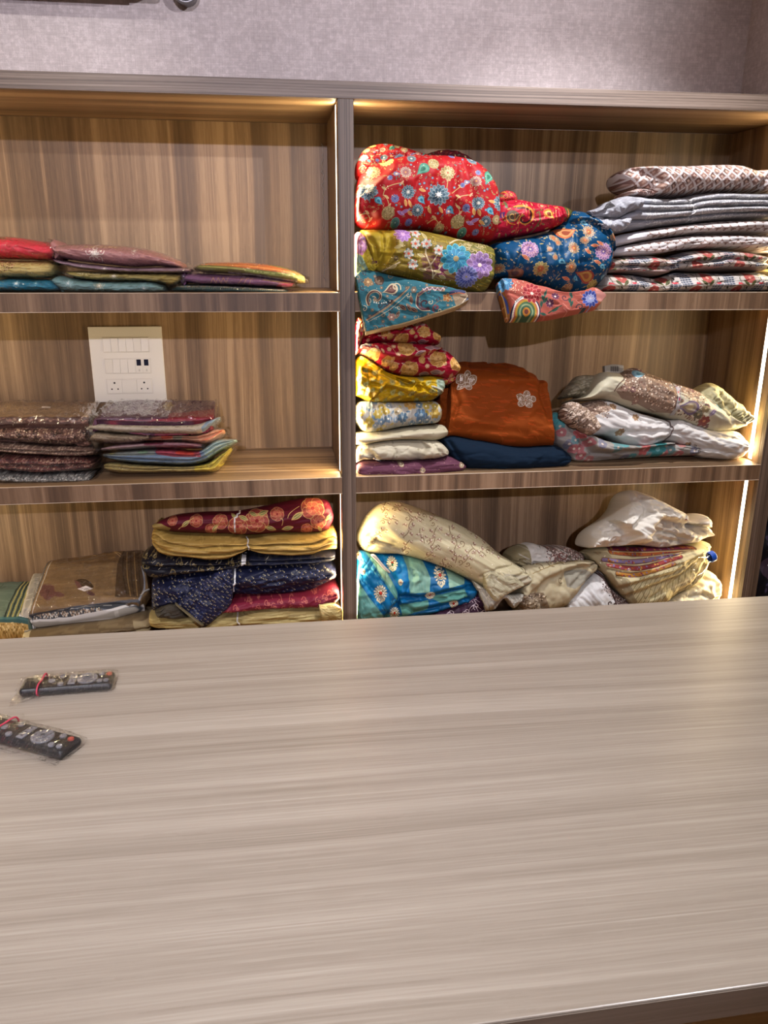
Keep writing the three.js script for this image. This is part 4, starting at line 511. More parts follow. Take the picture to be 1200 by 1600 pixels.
cloth('cloth_bundle', 'olive yellow embroidered bundle with one turquoise, one violet and one indigo flower', 'cloth bundle', 1, { view: WB, bay: 1, zf: 0.03, f: 0.12, k: 0.14, q: 3, p: 9, nu: 120, nv: 50, wr: [0.007, 30, 14, 10], tilt: 0.05,
  t: [90, 55, 200, 55, 300, 58, 550, 62, 700, 88, 900, 135, 1060, 172, 1138, 200], b: [190, 400, 300, 432, 500, 482, 700, 522, 900, 556, 1045, 572, 1115, 490], ground: '#6e5c1c', rough: 0.55, res: 6, bump: 0.0005,
  paint: P => { P.poly('#9c8424', [80, 50, 340, 50, 330, 230, 230, 400, 80, 260]); P.poly('#6d4a3a', [520, 260, 780, 240, 820, 470, 560, 460]); P.poly('#6a2f4a', [620, 290, 720, 280, 730, 430, 640, 420]); P.poly('#5f5a26', [850, 140, 1150, 190, 1120, 580, 960, 570, 860, 480]); P.slub(200, '#9c863088', 70, 8, 0.3); P.slub(120, '#b39a3e66', 40, 5, 1.5);
    for (const f of [[630, 450, 625, 390, 560, 270, 575, 180], [630, 440, 660, 400, 690, 350], [600, 360, 560, 380, 540, 380], [600, 350, 640, 300, 660, 250], [360, 330, 300, 360, 240, 395], [760, 180, 820, 140, 900, 150]]) { P.line('#a08c6a', 13, f); P.line('#d0c29a', 4, f); }
    for (const [x, y, a] of [[660, 400, 0.2], [690, 340, -0.8], [540, 385, 0.2], [770, 370, -0.5], [740, 410, 0.3], [700, 440, 0.4], [530, 275, 0.4], [370, 185, 1.1], [350, 210, -0.3], [310, 365, -0.4], [560, 120, 1], [850, 300, 0.2]]) P.leaf(x, y, 62, a, '#8a7c4a', '#c4b583');
    for (const [x, y] of [[495, 95], [485, 185], [572, 185], [430, 262], [465, 345], [665, 235]]) { P.flower(x, y, 42, 6, '#b9b2a2', '#c0563c', '#4a5a58', 0.3, 0.34); for (let i = 0; i < 6; i++) P.dot(x + Math.cos(i * 1.05) * 36, y + Math.sin(i * 1.05) * 36, 6, i % 2 ? '#b0402e' : '#2e5a66'); }
    for (let i = 0; i < 26; i++) P.curl(840 + P.r() * 270, 150 + P.r() * 110 + 20, 26, '#a8986e', 4, i % 2 ? 1 : -1, P.r() * 6);
    P.flower(800, 300, 118, 11, '#2a7686', '#8a7a52', '#5aa2ae', 0.2, 0.4).flower(800, 300, 84, 11, '#2a6f8e', '#a08e62', '#4f98a8', 0.5, 0.4); P.flower(985, 350, 104, 10, '#84668c', '#b896a4', '#ac8eb8', 0.3, 0.4).flower(985, 350, 60, 9, '#7d5f96', '#e0c8ba', '#b598c4', 0.1); P.flower(885, 440, 86, 18, '#5c608c', null, '#8a8db6').flower(885, 440, 56, 14, '#4a5292', null, '#7f84b4', 0.2).flower(885, 440, 30, 9, '#7f7fb8', '#9a8a5a', '#c9c4d8');
    P.flower(390, 110, 62, 9, '#9468a0', '#c098b8', '#b894c0', 0.4); P.flower(330, 300, 22, 6, '#5a4a30', '#8a7a4a'); P.grit(120, ['#d8cca0', '#6d5a28'], 2, 4); },
  cr: [['s', 26, 0.016, [340, 60, 330, 180, 300, 260, 210, 395]], ['g', 18, 0.014, [110, 90, 180, 200, 210, 330]], ['g', 14, 0.010, [240, 80, 250, 200, 230, 330]], ['g', 14, 0.008, [300, 140, 270, 230, 220, 290]]] });
cloth('cloth_bundle', 'small pink and yellow twisted cloth end squeezed between the olive bundle and the post', 'cloth bundle', 1, { view: WB, bay: 1, zf: -0.01, f: 0.07, k: 0.1, wr: [0.008, 10, 8, 60], tilt: 0.05,
  t: [46, 90, 70, 66, 110, 80, 170, 200, 215, 330], b: [46, 430, 90, 420, 150, 400, 190, 410, 216, 370], ground: '#b8a032', rough: 0.45, res: 5, paint: P => { P.poly('#b87a96', [40, 60, 120, 70, 130, 210, 90, 270, 40, 240]); P.flower(90, 190, 40, 8, '#c48fb0', '#e0b8c8'); P.flower(100, 110, 34, 8, '#8a6aa0', '#c8a8c0'); P.poly('#8fa890', [40, 240, 90, 280, 150, 390, 60, 430, 40, 430]); P.poly('#5a2a40', [170, 270, 220, 300, 215, 330, 160, 300]); P.slub(50, '#d8c86088', 40, 5, 1); } });
cloth('hanging_cloth', 'teal cloth with swirling paisley embroidery hanging over the shelf edge beside the post', 'cloth', 1, { view: WB, bay: 1, hang: true, f: 0.022, k: 0.012, q: 14, p: 26, nu: 130, nv: 70, wr: [0.006, 40, 20, 20], zp: [[530, 0.022], [460, 0.02], [445, 0.0], [425, -0.05]],
  t: [48, 440, 120, 395, 190, 395, 300, 430, 500, 478, 700, 518, 850, 545, 945, 562], b: [134, 902, 180, 892, 300, 868, 480, 824, 650, 770, 780, 730, 880, 692, 966, 640], ground: '#2a5e68', rough: 0.7, res: 6, bump: 0.0004,
  paint: P => { P.slub(200, '#3f7c8488', 40, 5, 0.3); const a = '#8a7458', d = '#4a2f34', l = '#b8a888';
    P.strew(80, 40, (x, y, r, k) => k < 0.6 ? P.curl(x, y, 24, k < 0.2 ? a : k < 0.4 ? d : l, 6, 1, r) : P.flower(x, y, 14, 6, '#6a5a4a', l, a, r)); P.curl(215, 625, 78, a, 22, 1, 2.4); P.curl(215, 625, 78, d, 8, 1, 2.4); P.curl(215, 625, 92, l, 4, 1, 2.4);
    P.pais(335, 560, 110, 2.4, l, '#5a3a36', '#6b4a40', -1); P.curl(375, 540, 42, l, 9, -1, 0.4); P.line(a, 14, [140, 800, 260, 740, 380, 640, 480, 540]); P.line(d, 5, [140, 790, 260, 725, 380, 625, 470, 545]); P.line(l, 4, [150, 815, 280, 760, 400, 660, 480, 580]); P.beads([200, 660, 260, 670, 310, 660, 360, 640], 18, 6, ['#1f2f36', '#d8d0bc']);
    P.line(d, 20, [560, 590, 540, 660, 570, 720, 640, 720]); P.line(l, 5, [548, 590, 528, 665, 565, 735, 650, 730]); P.curl(610, 670, 46, d, 11, 1, 1); P.line(a, 26, [560, 600, 620, 550, 700, 550, 760, 560]); P.line('#6a4a54', 12, [560, 600, 620, 552, 700, 552, 750, 560]); for (let i = 0; i < 26; i++) P.dot(590 + i * 7, 556 + Math.sin(i) * 9, 5, ['#a88a9a', '#d0c4b0'][i % 2]);
    P.flower(790, 620, 36, 5, '#8a5a34', '#b08a52', '#c8a868'); P.line(a, 4, [680, 690, 720, 640, 780, 650]); P.curl(700, 710, 34, '#7a3f44', 10, 1, 2); P.poly('#8f7a60', [830, 590, 940, 560, 970, 640, 860, 690]); P.line('#3a3f5c', 22, [820, 580, 870, 560, 930, 575]); P.line('#b0563a', 7, [815, 595, 870, 578, 930, 590]); P.line('#e0d4bc', 5, [900, 680, 930, 640, 960, 600]); P.line('#34486a', 20, [910, 690, 940, 660, 962, 630]);
    P.flower(150, 500, 38, 8, '#8a6a4a', '#c8a878', '#b89868'); P.dot(240, 485, 40, '#4a3a34'); P.flower(240, 485, 34, 7, '#6f5a48', '#b8a488'); P.flower(340, 780, 34, 6, '#7a5a50', '#c0a890', a); P.flower(520, 560, 26, 6, '#6f6252', '#b8a890'); for (const [x, y, r] of [[480, 700, 1], [500, 640, 1.5], [390, 760, 2], [430, 700, 0.6], [520, 720, 0.5]]) P.leaf(x, y, 70, r, d, a); P.line(l, 9, [134, 900, 300, 866, 480, 822, 650, 768, 780, 728, 880, 690, 966, 640]); P.line('#a88a50', 4, [134, 894, 300, 860, 480, 816, 650, 762, 780, 722, 880, 684]); P.grit(150, ['#cbbf9a'], 1.5, 3); } });
cloth('cloth_bundle', 'bulging peacock blue satin bundle with coral and gold embroidered flowers', 'cloth bundle', 1, { view: WC, bay: 1, zf: 0.02, f: 0.13, k: 0.14, q: 2.4, p: 4, nu: 120, nv: 60, wr: [0.007, 26, 30, 80], tilt: 0.05,
  t: [80, 560, 120, 520, 200, 500, 350, 478, 500, 448, 640, 402, 700, 335, 770, 242, 880, 246, 1000, 320, 1085, 430], b: [80, 835, 220, 842, 380, 862, 550, 925, 720, 972, 880, 972, 1000, 900, 1090, 760, 1112, 600], ground: '#0c3f62', rough: 0.42, res: 6, bump: 0.0005,
  paint: P => { P.slub(160, '#124a6c66', 30, 4, 1.5); P.strew(330, 22, (x, y, r, k) => k < 0.55 ? P.leaf(x, y, 26, r, ['#a07a40', '#945a4a', '#5f7898', '#a88a4a', '#35707a'][Math.floor(k * 9)], '#c0a870') : P.curl(x, y, 12, '#a88a52', 2.8, 1, r));
    for (const [x, y, r] of [[340, 590, 72], [965, 610, 76]]) P.flower(x, y, r, 15, '#8a6a96', null, '#c8a0a8').flower(x, y, r * 0.66, 12, '#a87c98', null, '#d8b8b0', 0.2).flower(x, y, r * 0.36, 8, '#6f5488', '#e0c8a8', '#c8a8b8'); for (const [x, y, r] of [[425, 755, 62], [840, 440, 50], [675, 745, 48], [710, 580, 50], [570, 490, 38], [1070, 480, 40], [105, 750, 42], [800, 515, 34], [590, 530, 28], [540, 660, 26], [500, 590, 24]]) P.flower(x, y, r, 12, r > 55 ? '#9c9058' : '#94745c', '#a4562c', '#bca878', 0.2).flower(x, y, r * 0.5, 8, '#a8603f', '#d8a04a', null, 0.1);
    P.pais(820, 815, 150, 3.9, '#8f4436', '#a47c40', '#7a3630'); P.pais(820, 815, 84, 3.9, '#a47a3c', '#8a5034'); P.pais(235, 790, 130, 3.9, '#7a5a4a', '#8a6a52', '#5f4a48'); P.pais(680, 445, 130, 0.1, '#b0603c', '#c88a5a', '#8f4a34'); for (const [x, y, a] of [[300, 660, 0.8], [650, 840, 0.4], [910, 700, 0.4], [1080, 640, 1.2], [880, 560, 0], [930, 540, 0.5], [820, 610, 0.7]]) P.leaf(x, y, 70, a, '#a8483c', '#d89a6a'); for (const [x, y] of [[1000, 830], [740, 840], [600, 700], [820, 360], [960, 740]]) P.pais(x, y, 56, 1, '#3f8aa8', '#7ab0bc', '#2a6a8a'); P.flower(910, 900, 56, 10, '#a08a4a', '#c0a862', '#d8c48a'); P.flower(690, 920, 44, 8, '#8a6a54', '#b08a5a', '#caa878'); P.grit(200, ['#e8d8b0', '#c8a868'], 1.5, 3.4); },
  cr: [['g', 24, 0.012, [440, 470, 430, 640, 440, 880]], ['g', 24, 0.012, [600, 440, 580, 660, 600, 920]], ['g', 24, 0.012, [760, 420, 740, 660, 760, 960]], ['g', 20, 0.012, [220, 800, 260, 640, 330, 560]], ['s', 20, 0.012, [700, 340, 850, 330, 1000, 400, 1080, 560]]] });
cloth('hanging_cloth', 'salmon pink paisley cloth with beaded flowers hanging over the shelf edge under the blue bundle', 'cloth', 1, { view: WC, bay: 1, hang: true, f: 0.024, k: 0.012, q: 12, p: 40, nu: 110, nv: 60, wr: [0.006, 30, 20, 10], zp: [[503, 0.022], [460, 0.02], [450, 0.002], [440, -0.04]],
  t: [138, 890, 180, 865, 250, 862, 400, 886, 550, 926, 750, 976, 900, 966, 1000, 940, 1096, 1008], b: [228, 1212, 300, 1212, 450, 1210, 600, 1195, 750, 1165, 900, 1130, 1030, 1098, 1098, 1022], ground: '#a45446', rough: 0.7, res: 6, bump: 0.0004,
  paint: P => { P.slub(160, '#c8786288', 40, 5, 0.1); P.poly('#8a5a2a', [130, 900, 190, 960, 240, 1100, 280, 1220, 200, 1220, 150, 1000]); P.line('#3a4a86', 14, [170, 980, 220, 1060, 240, 1160]); P.line('#c0a060', 5, [165, 960, 205, 1060, 230, 1200]); for (const [r, c] of [[150, '#2a2a4a'], [138, '#d8d0c0'], [124, '#b5604e'], [112, '#b08a34'], [92, '#4a6a4a'], [74, '#8a9a72'], [58, '#3a5a44'], [40, '#b0742e'], [22, '#6a3a30']]) P.oval(385, 1170, r * 0.86, r, 0.35, c); P.beads([270, 1180, 290, 1080, 340, 1036, 400, 1040], 16, 6, ['#e4e0d4']);
    P.flower(440, 995, 92, 11, '#8f2a30', '#c05a48', '#c87a6a', 0.2).flower(440, 1000, 56, 8, '#a8383a', '#d8ccb8', '#d09a88'); P.grit(0, ['#fff'], 1, 1); P.flower(205, 915, 66, 10, '#3a6f92', '#6a9ab0', '#6a8aa0'); for (let i = 0; i < 60; i++) P.dot(300 + (P.r() - 0.5) * 130, 950 + (P.r() - 0.5) * 110, 4, ['#e0c8a8', '#7a3a34'][i % 2]);
    for (const [x, y] of [[650, 1020], [600, 1085]]) P.flower(x, y, 36, 8, '#5a3048', '#d8d0c4', '#9a6a78'); for (const [x, y, a] of [[560, 1000, 1.9], [540, 1040, 1.2], [525, 1090, 1.6], [560, 1060, 2.2], [790, 1010, 1.2], [775, 1060, 1.5], [790, 1090, 2], [540, 1180, 0.2], [650, 1140, 2.6]]) P.leaf(x, y, 60, a, '#24443a', '#4a6a58'); P.line('#2a4a40', 6, [575, 960, 545, 1050, 520, 1130]); P.line('#2a4a40', 6, [800, 980, 780, 1060, 790, 1120]); P.curl(735, 1030, 36, '#4a3038', 9, 1, 0.5); P.curl(865, 1120, 34, '#2f3f48', 8, 1, 3); P.line('#2a4a3a', 9, [590, 1170, 640, 1130, 700, 1110]); P.line('#2f3f48', 7, [890, 1130, 940, 1125, 985, 1135]);
    P.flower(955, 1045, 74, 12, '#3a4a92', '#e0e0e0', '#8a96c8').flower(955, 1045, 40, 9, '#8f9ac8', '#b8bcd0', '#c8cce0'); P.flower(1050, 1045, 36, 8, '#7a7a3a', '#b0a050', '#a89a5a'); P.poly('#c08478', [1000, 950, 1100, 1010, 1060, 1080, 1010, 1060]); P.slub(20, '#e0a89488', 50, 6, 0.8); },
  cr: [['s', 20, 0.008, [190, 950, 230, 1080, 270, 1210]]] });
cloth('cloth_bundle', 'crimson pink cloth with an orange paisley, its gathered end resting on the blue bundle', 'cloth bundle', 1, { view: WC, bay: 1, zf: -0.03, f: 0.09, k: 0.12, q: 2.4, p: 5, nu: 90, nv: 44, wr: [0.006, 26, 12, -10], tilt: 0.05,
  t: [70, 160, 200, 145, 300, 132, 420, 152, 600, 180, 700, 196, 768, 215], b: [70, 505, 200, 482, 400, 452, 600, 402, 690, 362, 764, 320], ground: '#9c1228', rough: 0.45, res: 5, bump: 0.001,
  paint: P => { P.slub(120, '#c02c4488', 50, 8, 0.2); P.strew(70, 34, (x, y, r, k) => k < 0.5 ? P.leaf(x, y, 34, r, ['#8a6a3a', '#5a4a2a', '#c06a3a'][Math.floor(k * 6)], '#c8a060') : P.flower(x, y, 12, 5, '#6a4a2a', '#c08a3a', null, r)); P.curl(310, 310, 110, '#c87a2a', 18, 1, 4.2); P.curl(310, 310, 92, '#3a1a1c', 14, 1, 4.2); P.curl(310, 310, 124, '#d08a3a', 5, 1, 4); P.dot(215, 300, 52, '#5a4a3a'); P.curl(215, 300, 46, '#b08a4a', 8, 1, 0); P.line('#c8742a', 9, [160, 300, 170, 360, 240, 370]); P.pais(530, 285, 100, 1.2, '#c8702e', '#d8a04a', '#8a3a2a'); P.pais(480, 210, 70, 0.4, '#c05a4a', '#a02038', '#d89a6a'); P.line('#6a5a30', 12, [440, 260, 460, 330, 400, 440]); P.poly('#5a5a3a', [170, 160, 190, 160, 185, 230, 160, 220]); P.poly('#4a2a5a', [110, 270, 160, 260, 140, 320, 110, 310]); P.poly('#4a4a20', [690, 200, 770, 215, 760, 325, 700, 350]); P.slub(30, '#c86a3a', 60, 6, 1.5); P.grit(70, ['#2a0a10', '#e0b070'], 3, 5); },
  cr: [['g', 12, 0.008, [640, 190, 650, 380]], ['g', 12, 0.008, [690, 200, 695, 360]], ['g', 10, 0.006, [600, 190, 590, 400]]] }, 'fabric', (root, c, o) => addCloth('gathered_end', { ...o, zf: -0.09, f: 0.05, k: 0.05, cr: [], mat: c.mat, t: [120, 150, 150, 85, 220, 48, 290, 74, 300, 130], b: [122, 175, 200, 180, 260, 175, 302, 160] }, root));
const G5 = 'pale patterned cloths stacked at the right of the upper shelf', pale = { bay: 1, group: G5, rough: 0.6, res: 4, bump: 0.0004, tilt: 0.05 };
const multi = P => { P.slub(140, '#c8c0b888', 30, 5, 0); for (let r = 0; r < 4; r++) for (let i = -1; i < 11; i++) { const x = 60 + i * 132 + (r % 2) * 66, y = 640 + r * 78; if ((i + r) % 2) { P.oval(x, y, 60, 44, 0, '#b8aca0', '#8a8074', 5); P.flower(x, y - 8, 32, 6, '#a8524a', '#cf9480', '#7a3a36', 0.3, 0.5); P.leaf(x - 22, y + 22, 46, 0.8, '#3a3a24', '#6a6a44').leaf(x + 22, y + 22, 46, 2.3, '#3a3a24', '#6a6a44'); } else { P.poly('#4a5260', [x - 34, y - 44, x + 30, y - 50, x + 38, y + 44, x - 28, y + 50]); for (let k = 0; k < 7; k++) P.line('#b9b4b0', 4, [x - 34, y - 38 + k * 13, x + 38, y - 44 + k * 13]); for (let k = 0; k < 4; k++) P.line('#b9b4b0', 3, [x - 24 + k * 18, y - 50, x - 18 + k * 18, y + 50]); } for (let k = 0; k < 3; k++) P.leaf(x + 62 + k * 9, y - 26 + k * 22, 24, 0.7 + k, '#3c382c'); P.flower(x + 70, y + 36, 20, 6, '#c04a50', '#e0c0a0', '#a8343a'); } };
cloth('folded_cloth', 'lowest pale cloth of its stack, with coral flowers and blue checked bands', 'folded cloth', 1, { ...pale, view: WD, zf: -0.02, f: 0.09, k: 0.19, L: 1, q: 2.6, nv: 30, wr: [0.006, 30, 8, 0], t: [110, 765, 300, 765, 450, 790, 550, 755, 700, 752, 900, 755, 1100, 750, 1178, 775], b: [80, 872, 300, 882, 500, 882, 800, 882, 1000, 882, 1140, 874, 1178, 850], ground: '#b9b1a9', paint: multi, cr: [['g', 14, 0.014, [550, 745, 520, 800, 500, 882]], ['s', 12, 0.01, [350, 770, 400, 800, 540, 765]]] });
cloth('folded_cloth', 'pale cloth with coral flowers and blue checked bands, tied, second from the bottom', 'folded cloth', 1, { ...pale, view: WD, zf: -0.02, f: 0.09, k: 0.19, L: 2, q: 2.6, nv: 34, wr: [0.006, 30, 8, 0], t: [140, 662, 250, 650, 400, 642, 530, 655, 650, 618, 800, 606, 1000, 616, 1145, 642], b: [118, 752, 300, 762, 450, 775, 545, 740, 700, 748, 900, 745, 1140, 742], ground: '#b9b1a9', paint: P => { multi(P); P.poly('#8a7a74', [100, 735, 300, 742, 545, 732, 800, 714, 1145, 722, 1145, 760, 100, 780]); P.slub(60, '#b8868088', 80, 5, 0.02); P.poly('#b9b6b8', [1110, 640, 1150, 640, 1150, 730, 1120, 700]); }, cr: [['g', 14, 0.016, [520, 650, 540, 700, 548, 745]]] }, 'fabric', (root, c) => cord(root, c, WD, [518, 660, 540, 700, 546, 740], 0.0018, stringM));
const sprig = P => { P.slub(120, '#cfc6c288', 30, 4, 0); for (let r = 0; r < 5; r++) for (let i = -3; i < 26; i++) { const x = i * 52 + (r % 2) * 26, y = 424 + r * 44; P.line('#7a5f56', 3.4, [x - 14, y + 12, x, y - 12, x + 14, y + 12]); P.leaf(x, y - 4, 22, 1.5, '#8a7066').leaf(x - 14, y + 10, 18, 0.5, '#8f7468').leaf(x + 14, y + 10, 18, 2.6, '#8f7468'); P.flower(x + 26, y + 14, 9, 5, '#705850', '#a88c7c'); } P.poly('#d0ccce', [140, 505, 350, 470, 340, 540, 145, 610]); P.poly('#d0ccce', [140, 595, 225, 580, 220, 650, 145, 660]); };
cloth('folded_cloth', 'white cloth with small brown sprigs and a plain end, lower of the two sprigged ones', 'folded cloth', 1, { ...pale, view: WD, zf: -0.025, f: 0.085, k: 0.19, q: 2.6, wr: [0.005, 40, 8, -6], t: [150, 604, 300, 568, 450, 542, 640, 518, 800, 512, 1000, 512, 1200, 514, 1400, 514], b: [155, 652, 300, 648, 450, 634, 600, 608, 800, 598, 1000, 606, 1200, 622, 1400, 622], ground: '#cbc4c1', paint: sprig });
cloth('folded_cloth', 'white cloth with small brown sprigs and long plain end, upper of two sprigged ones', 'folded cloth', 1, { ...pale, view: WD, zf: -0.022, f: 0.085, k: 0.19, L: 1, q: 2.6, wr: [0.005, 40, 8, -6], t: [142, 525, 300, 494, 450, 468, 620, 448, 800, 426, 1000, 418, 1200, 416, 1400, 416], b: [148, 598, 300, 562, 450, 537, 640, 512, 800, 510, 950, 502, 1200, 512, 1400, 512], ground: '#cbc4c1', paint: sprig, cr: [['g', 12, 0.012, [630, 445, 640, 515]]] });
cloth('folded_cloth', 'shiny grey cloth with white scrolls in four folds, tied with string', 'folded cloth', 1, { ...pale, view: WD, zf: -0.015, f: 0.095, k: 0.19, L: 4, q: 3, nv: 60, rough: 0.42, wr: [0.004, 50, 8, -6], t: [150, 300, 180, 285, 260, 260, 400, 276, 590, 277, 700, 252, 850, 241, 1000, 246, 1200, 250, 1400, 255], b: [140, 520, 250, 492, 400, 467, 615, 442, 800, 422, 950, 414, 1100, 415, 1200, 408, 1400, 404], ground: '#98979a',
  paint: P => { P.slub(160, '#a8a7aa88', 40, 4, -0.1); P.strew(330, 22, (x, y, r, k) => x > 330 && P.curl(x, y, 17, '#cbc8c4', 4, k > 0.5 ? 1 : -1, r)); P.poly('#a8a8ae', [130, 240, 380, 270, 330, 360, 200, 440, 130, 540]); P.slub(20, '#b4b4ba88', 80, 8, -0.3); }, cr: [['g', 16, 0.02, [595, 277, 632, 340, 622, 442]]] }, 'fabric', (root, c, o) => {
    cord(root, c, WD, [592, 280, 628, 310, 636, 370, 620, 430], 0.0022, std(0xdedcd8, 0.6));
    addCloth('turned_corner', { ...o, L: 0, zf: 0.0, f: 0.035, k: 0.03, q: 2, nv: 24, cr: [['g', 12, 0.01, [60, 380, 130, 360, 180, 300]]], wr: [0.006, 10, 8, 20], t: [32, 352, 100, 330, 180, 284, 300, 262, 380, 280], b: [50, 400, 130, 395, 200, 405, 300, 360, 380, 330], ground: '#8f8f94', paint: P => P.poly('#3f3d3e', [85, 365, 170, 285, 180, 330, 120, 350]).slub(30, '#b0b0b688', 50, 6, -0.4) }, root, 'plain turned back corner');
    addCloth('turned_corner', { ...o, L: 0, zf: 0.0, f: 0.03, k: 0.03, q: 2, nv: 20, cr: [], wr: [0.005, 10, 8, 20], t: [70, 420, 140, 400, 220, 400, 300, 390], b: [130, 480, 180, 490, 250, 480, 305, 430], ground: '#98989e', paint: P => P.strew(30, 20, (x, y, r) => P.curl(x, y, 12, '#c4c2c2', 3, 1, r)) }, root); });
cloth('folded_cloth', 'white cloth with brown diamond lattice, topmost of the right hand stack', 'folded cloth', 1, { ...pale, view: WD, zf: -0.02, f: 0.1, k: 0.18, q: 2.3, nv: 40, wr: [0.008, 40, 16, 5], t: [222, 112, 260, 86, 400, 76, 600, 73, 800, 63, 960, 68, 1040, 96, 1200, 92, 1400, 95], b: [285, 218, 330, 238, 400, 266, 600, 264, 800, 242, 1000, 242, 1200, 244, 1400, 244], ground: '#cac2bf',
  paint: P => { for (let r = 0; r < 8; r++) for (let i = 0; i < 22; i++) { const x = 200 + i * 62 + (r % 2) * 31, y = 64 + r * 31; P.poly(['#7c5c54', '#94766a', '#6a524a'][(i + r * 2) % 3], [x, y - 24, x + 22, y, x, y + 24, x - 22, y]); P.poly('#c4a898', [x, y - 9, x + 9, y, x, y + 9, x - 9, y]); P.poly('#a08478', [x, y + 9, x + 9, y, x + 22, y, x, y + 24]); } P.grit(260, ['#8f6f64', '#d0c4be'], 2, 4); P.slub(50, '#8a6a60', 40, 4, 0.8); }, cr: [['s', 20, 0.02, [260, 90, 400, 120, 420, 200, 390, 260]], ['g', 20, 0.02, [1040, 235, 1090, 160, 1060, 90]], ['g', 14, 0.01, [330, 130, 300, 180, 340, 240]]] }, 'fabric', (root, c, o) => addCloth('tucked_fold', { ...o, zf: -0.035, f: 0.07, k: 0.1, cr: [], wr: [0.006, 14, 8, 20], t: [270, 232, 330, 215, 385, 225, 420, 250], b: [275, 258, 330, 268, 380, 272, 420, 266] }, root));
cloth('folded_cloth', 'cream satin end of a cloth at the right edge of the upper shelf', 'folded cloth', 1, { ...pale, view: WD, zf: -0.03, f: 0.06, k: 0.12, L: 2, wr: [0.006, 20, 8, 10], t: [1175, 740, 1250, 712, 1420, 712], b: [1182, 868, 1270, 878, 1420, 878], ground: '#b8a878', paint: P => P.slub(60, '#d8cc9a88', 60, 8, 0.1) });

// ================= right bay, middle shelf =================
const XA = [545, 490, 6.154], XB = [545, 610, 6.154], XC = [680, 560, 5.714], XD = [850, 560, 3.636];
cloth('folded_cloth', 'mauve velvet folded cloth with small round gold motifs, bottom of the pile by the post', 'folded cloth', 2, { view: XB, bay: 1, zf: -0.01, f: 0.07, k: 0.18, tilt: 0.15, wr: [0.005, 30, 10, -4], t: [70, 720, 110, 690, 300, 676, 500, 676, 700, 662, 850, 642, 940, 626, 1050, 665, 1108, 712], b: [72, 800, 125, 830, 250, 835, 350, 845, 550, 830, 750, 818, 950, 792, 1050, 770, 1108, 722], ground: '#5c3444', rough: 0.8, sheen: 0x8a6070,
  paint: P => { P.slub(150, '#704a5688', 40, 6, 0); for (const [x, y] of [[672, 745], [1045, 700], [265, 805], [480, 690]]) { P.dot(x, y, 27, '#8f7a62'); P.curl(x, y, 22, '#c8b89a', 5, 1, 0); P.dot(x, y, 7, '#d8ccb0'); } P.line('#8a6a52', 12, [120, 830, 350, 836, 550, 822, 750, 812, 950, 788]); P.grit(40, ['#b89a7a'], 2, 4); } });
cloth('folded_cloth', 'cream cloth bundle knotted with white ribbon, on top of the mauve velvet', 'folded cloth', 2, { view: XB, bay: 1, zf: -0.015, f: 0.075, k: 0.17, tilt: 0.15, wr: [0.006, 24, 12, 20], t: [66, 570, 110, 520, 250, 494, 400, 472, 550, 470, 700, 470, 850, 482, 936, 560], b: [66, 690, 130, 660, 250, 662, 450, 668, 600, 668, 700, 656, 850, 644, 936, 612], ground: '#bdb59c', rough: 0.6, paint: P => P.slub(90, '#c4bca488', 60, 7, 0).strew(10, 120, (x, y, r) => P.flower(x, y, 12, 5, '#a39a80', '#948a70', null, r)), cr: [['g', 26, 0.022, [120, 560, 190, 590, 240, 650]], ['s', 24, 0.014, [700, 500, 730, 530, 680, 590, 670, 650]], ['g', 16, 0.01, [760, 480, 800, 540, 870, 600]], ['g', 12, 0.006, [400, 500, 420, 580, 400, 660]]] }, 'fabric', (root, c) => { cord(root, c, XB, [225, 625, 240, 650, 290, 660], 0.003, stringM, 'ribbon'); cord(root, c, XB, [290, 660, 320, 676, 318, 690], 0.0046, std(0xe8e2da, 0.5), 'ribbon'); });
cloth('folded_cloth', 'smooth cream cloth folded flat, under the white floral bundle', 'folded cloth', 2, { view: XB, bay: 1, zf: -0.02, f: 0.07, k: 0.17, tilt: 0.15, L: 1, wr: [0.004, 40, 10, -4], t: [66, 410, 200, 397, 400, 377, 600, 348, 800, 336, 905, 336, 932, 372], b: [66, 518, 120, 520, 250, 494, 400, 477, 600, 470, 800, 482, 900, 452, 930, 432], ground: '#b5ac90', rough: 0.5, paint: P => P.slub(80, '#c8c0a488', 90, 6, -0.05).strew(12, 100, (x, y, r) => P.flower(x, y, 11, 5, '#a39c80', '#958c6c', null, r)) });
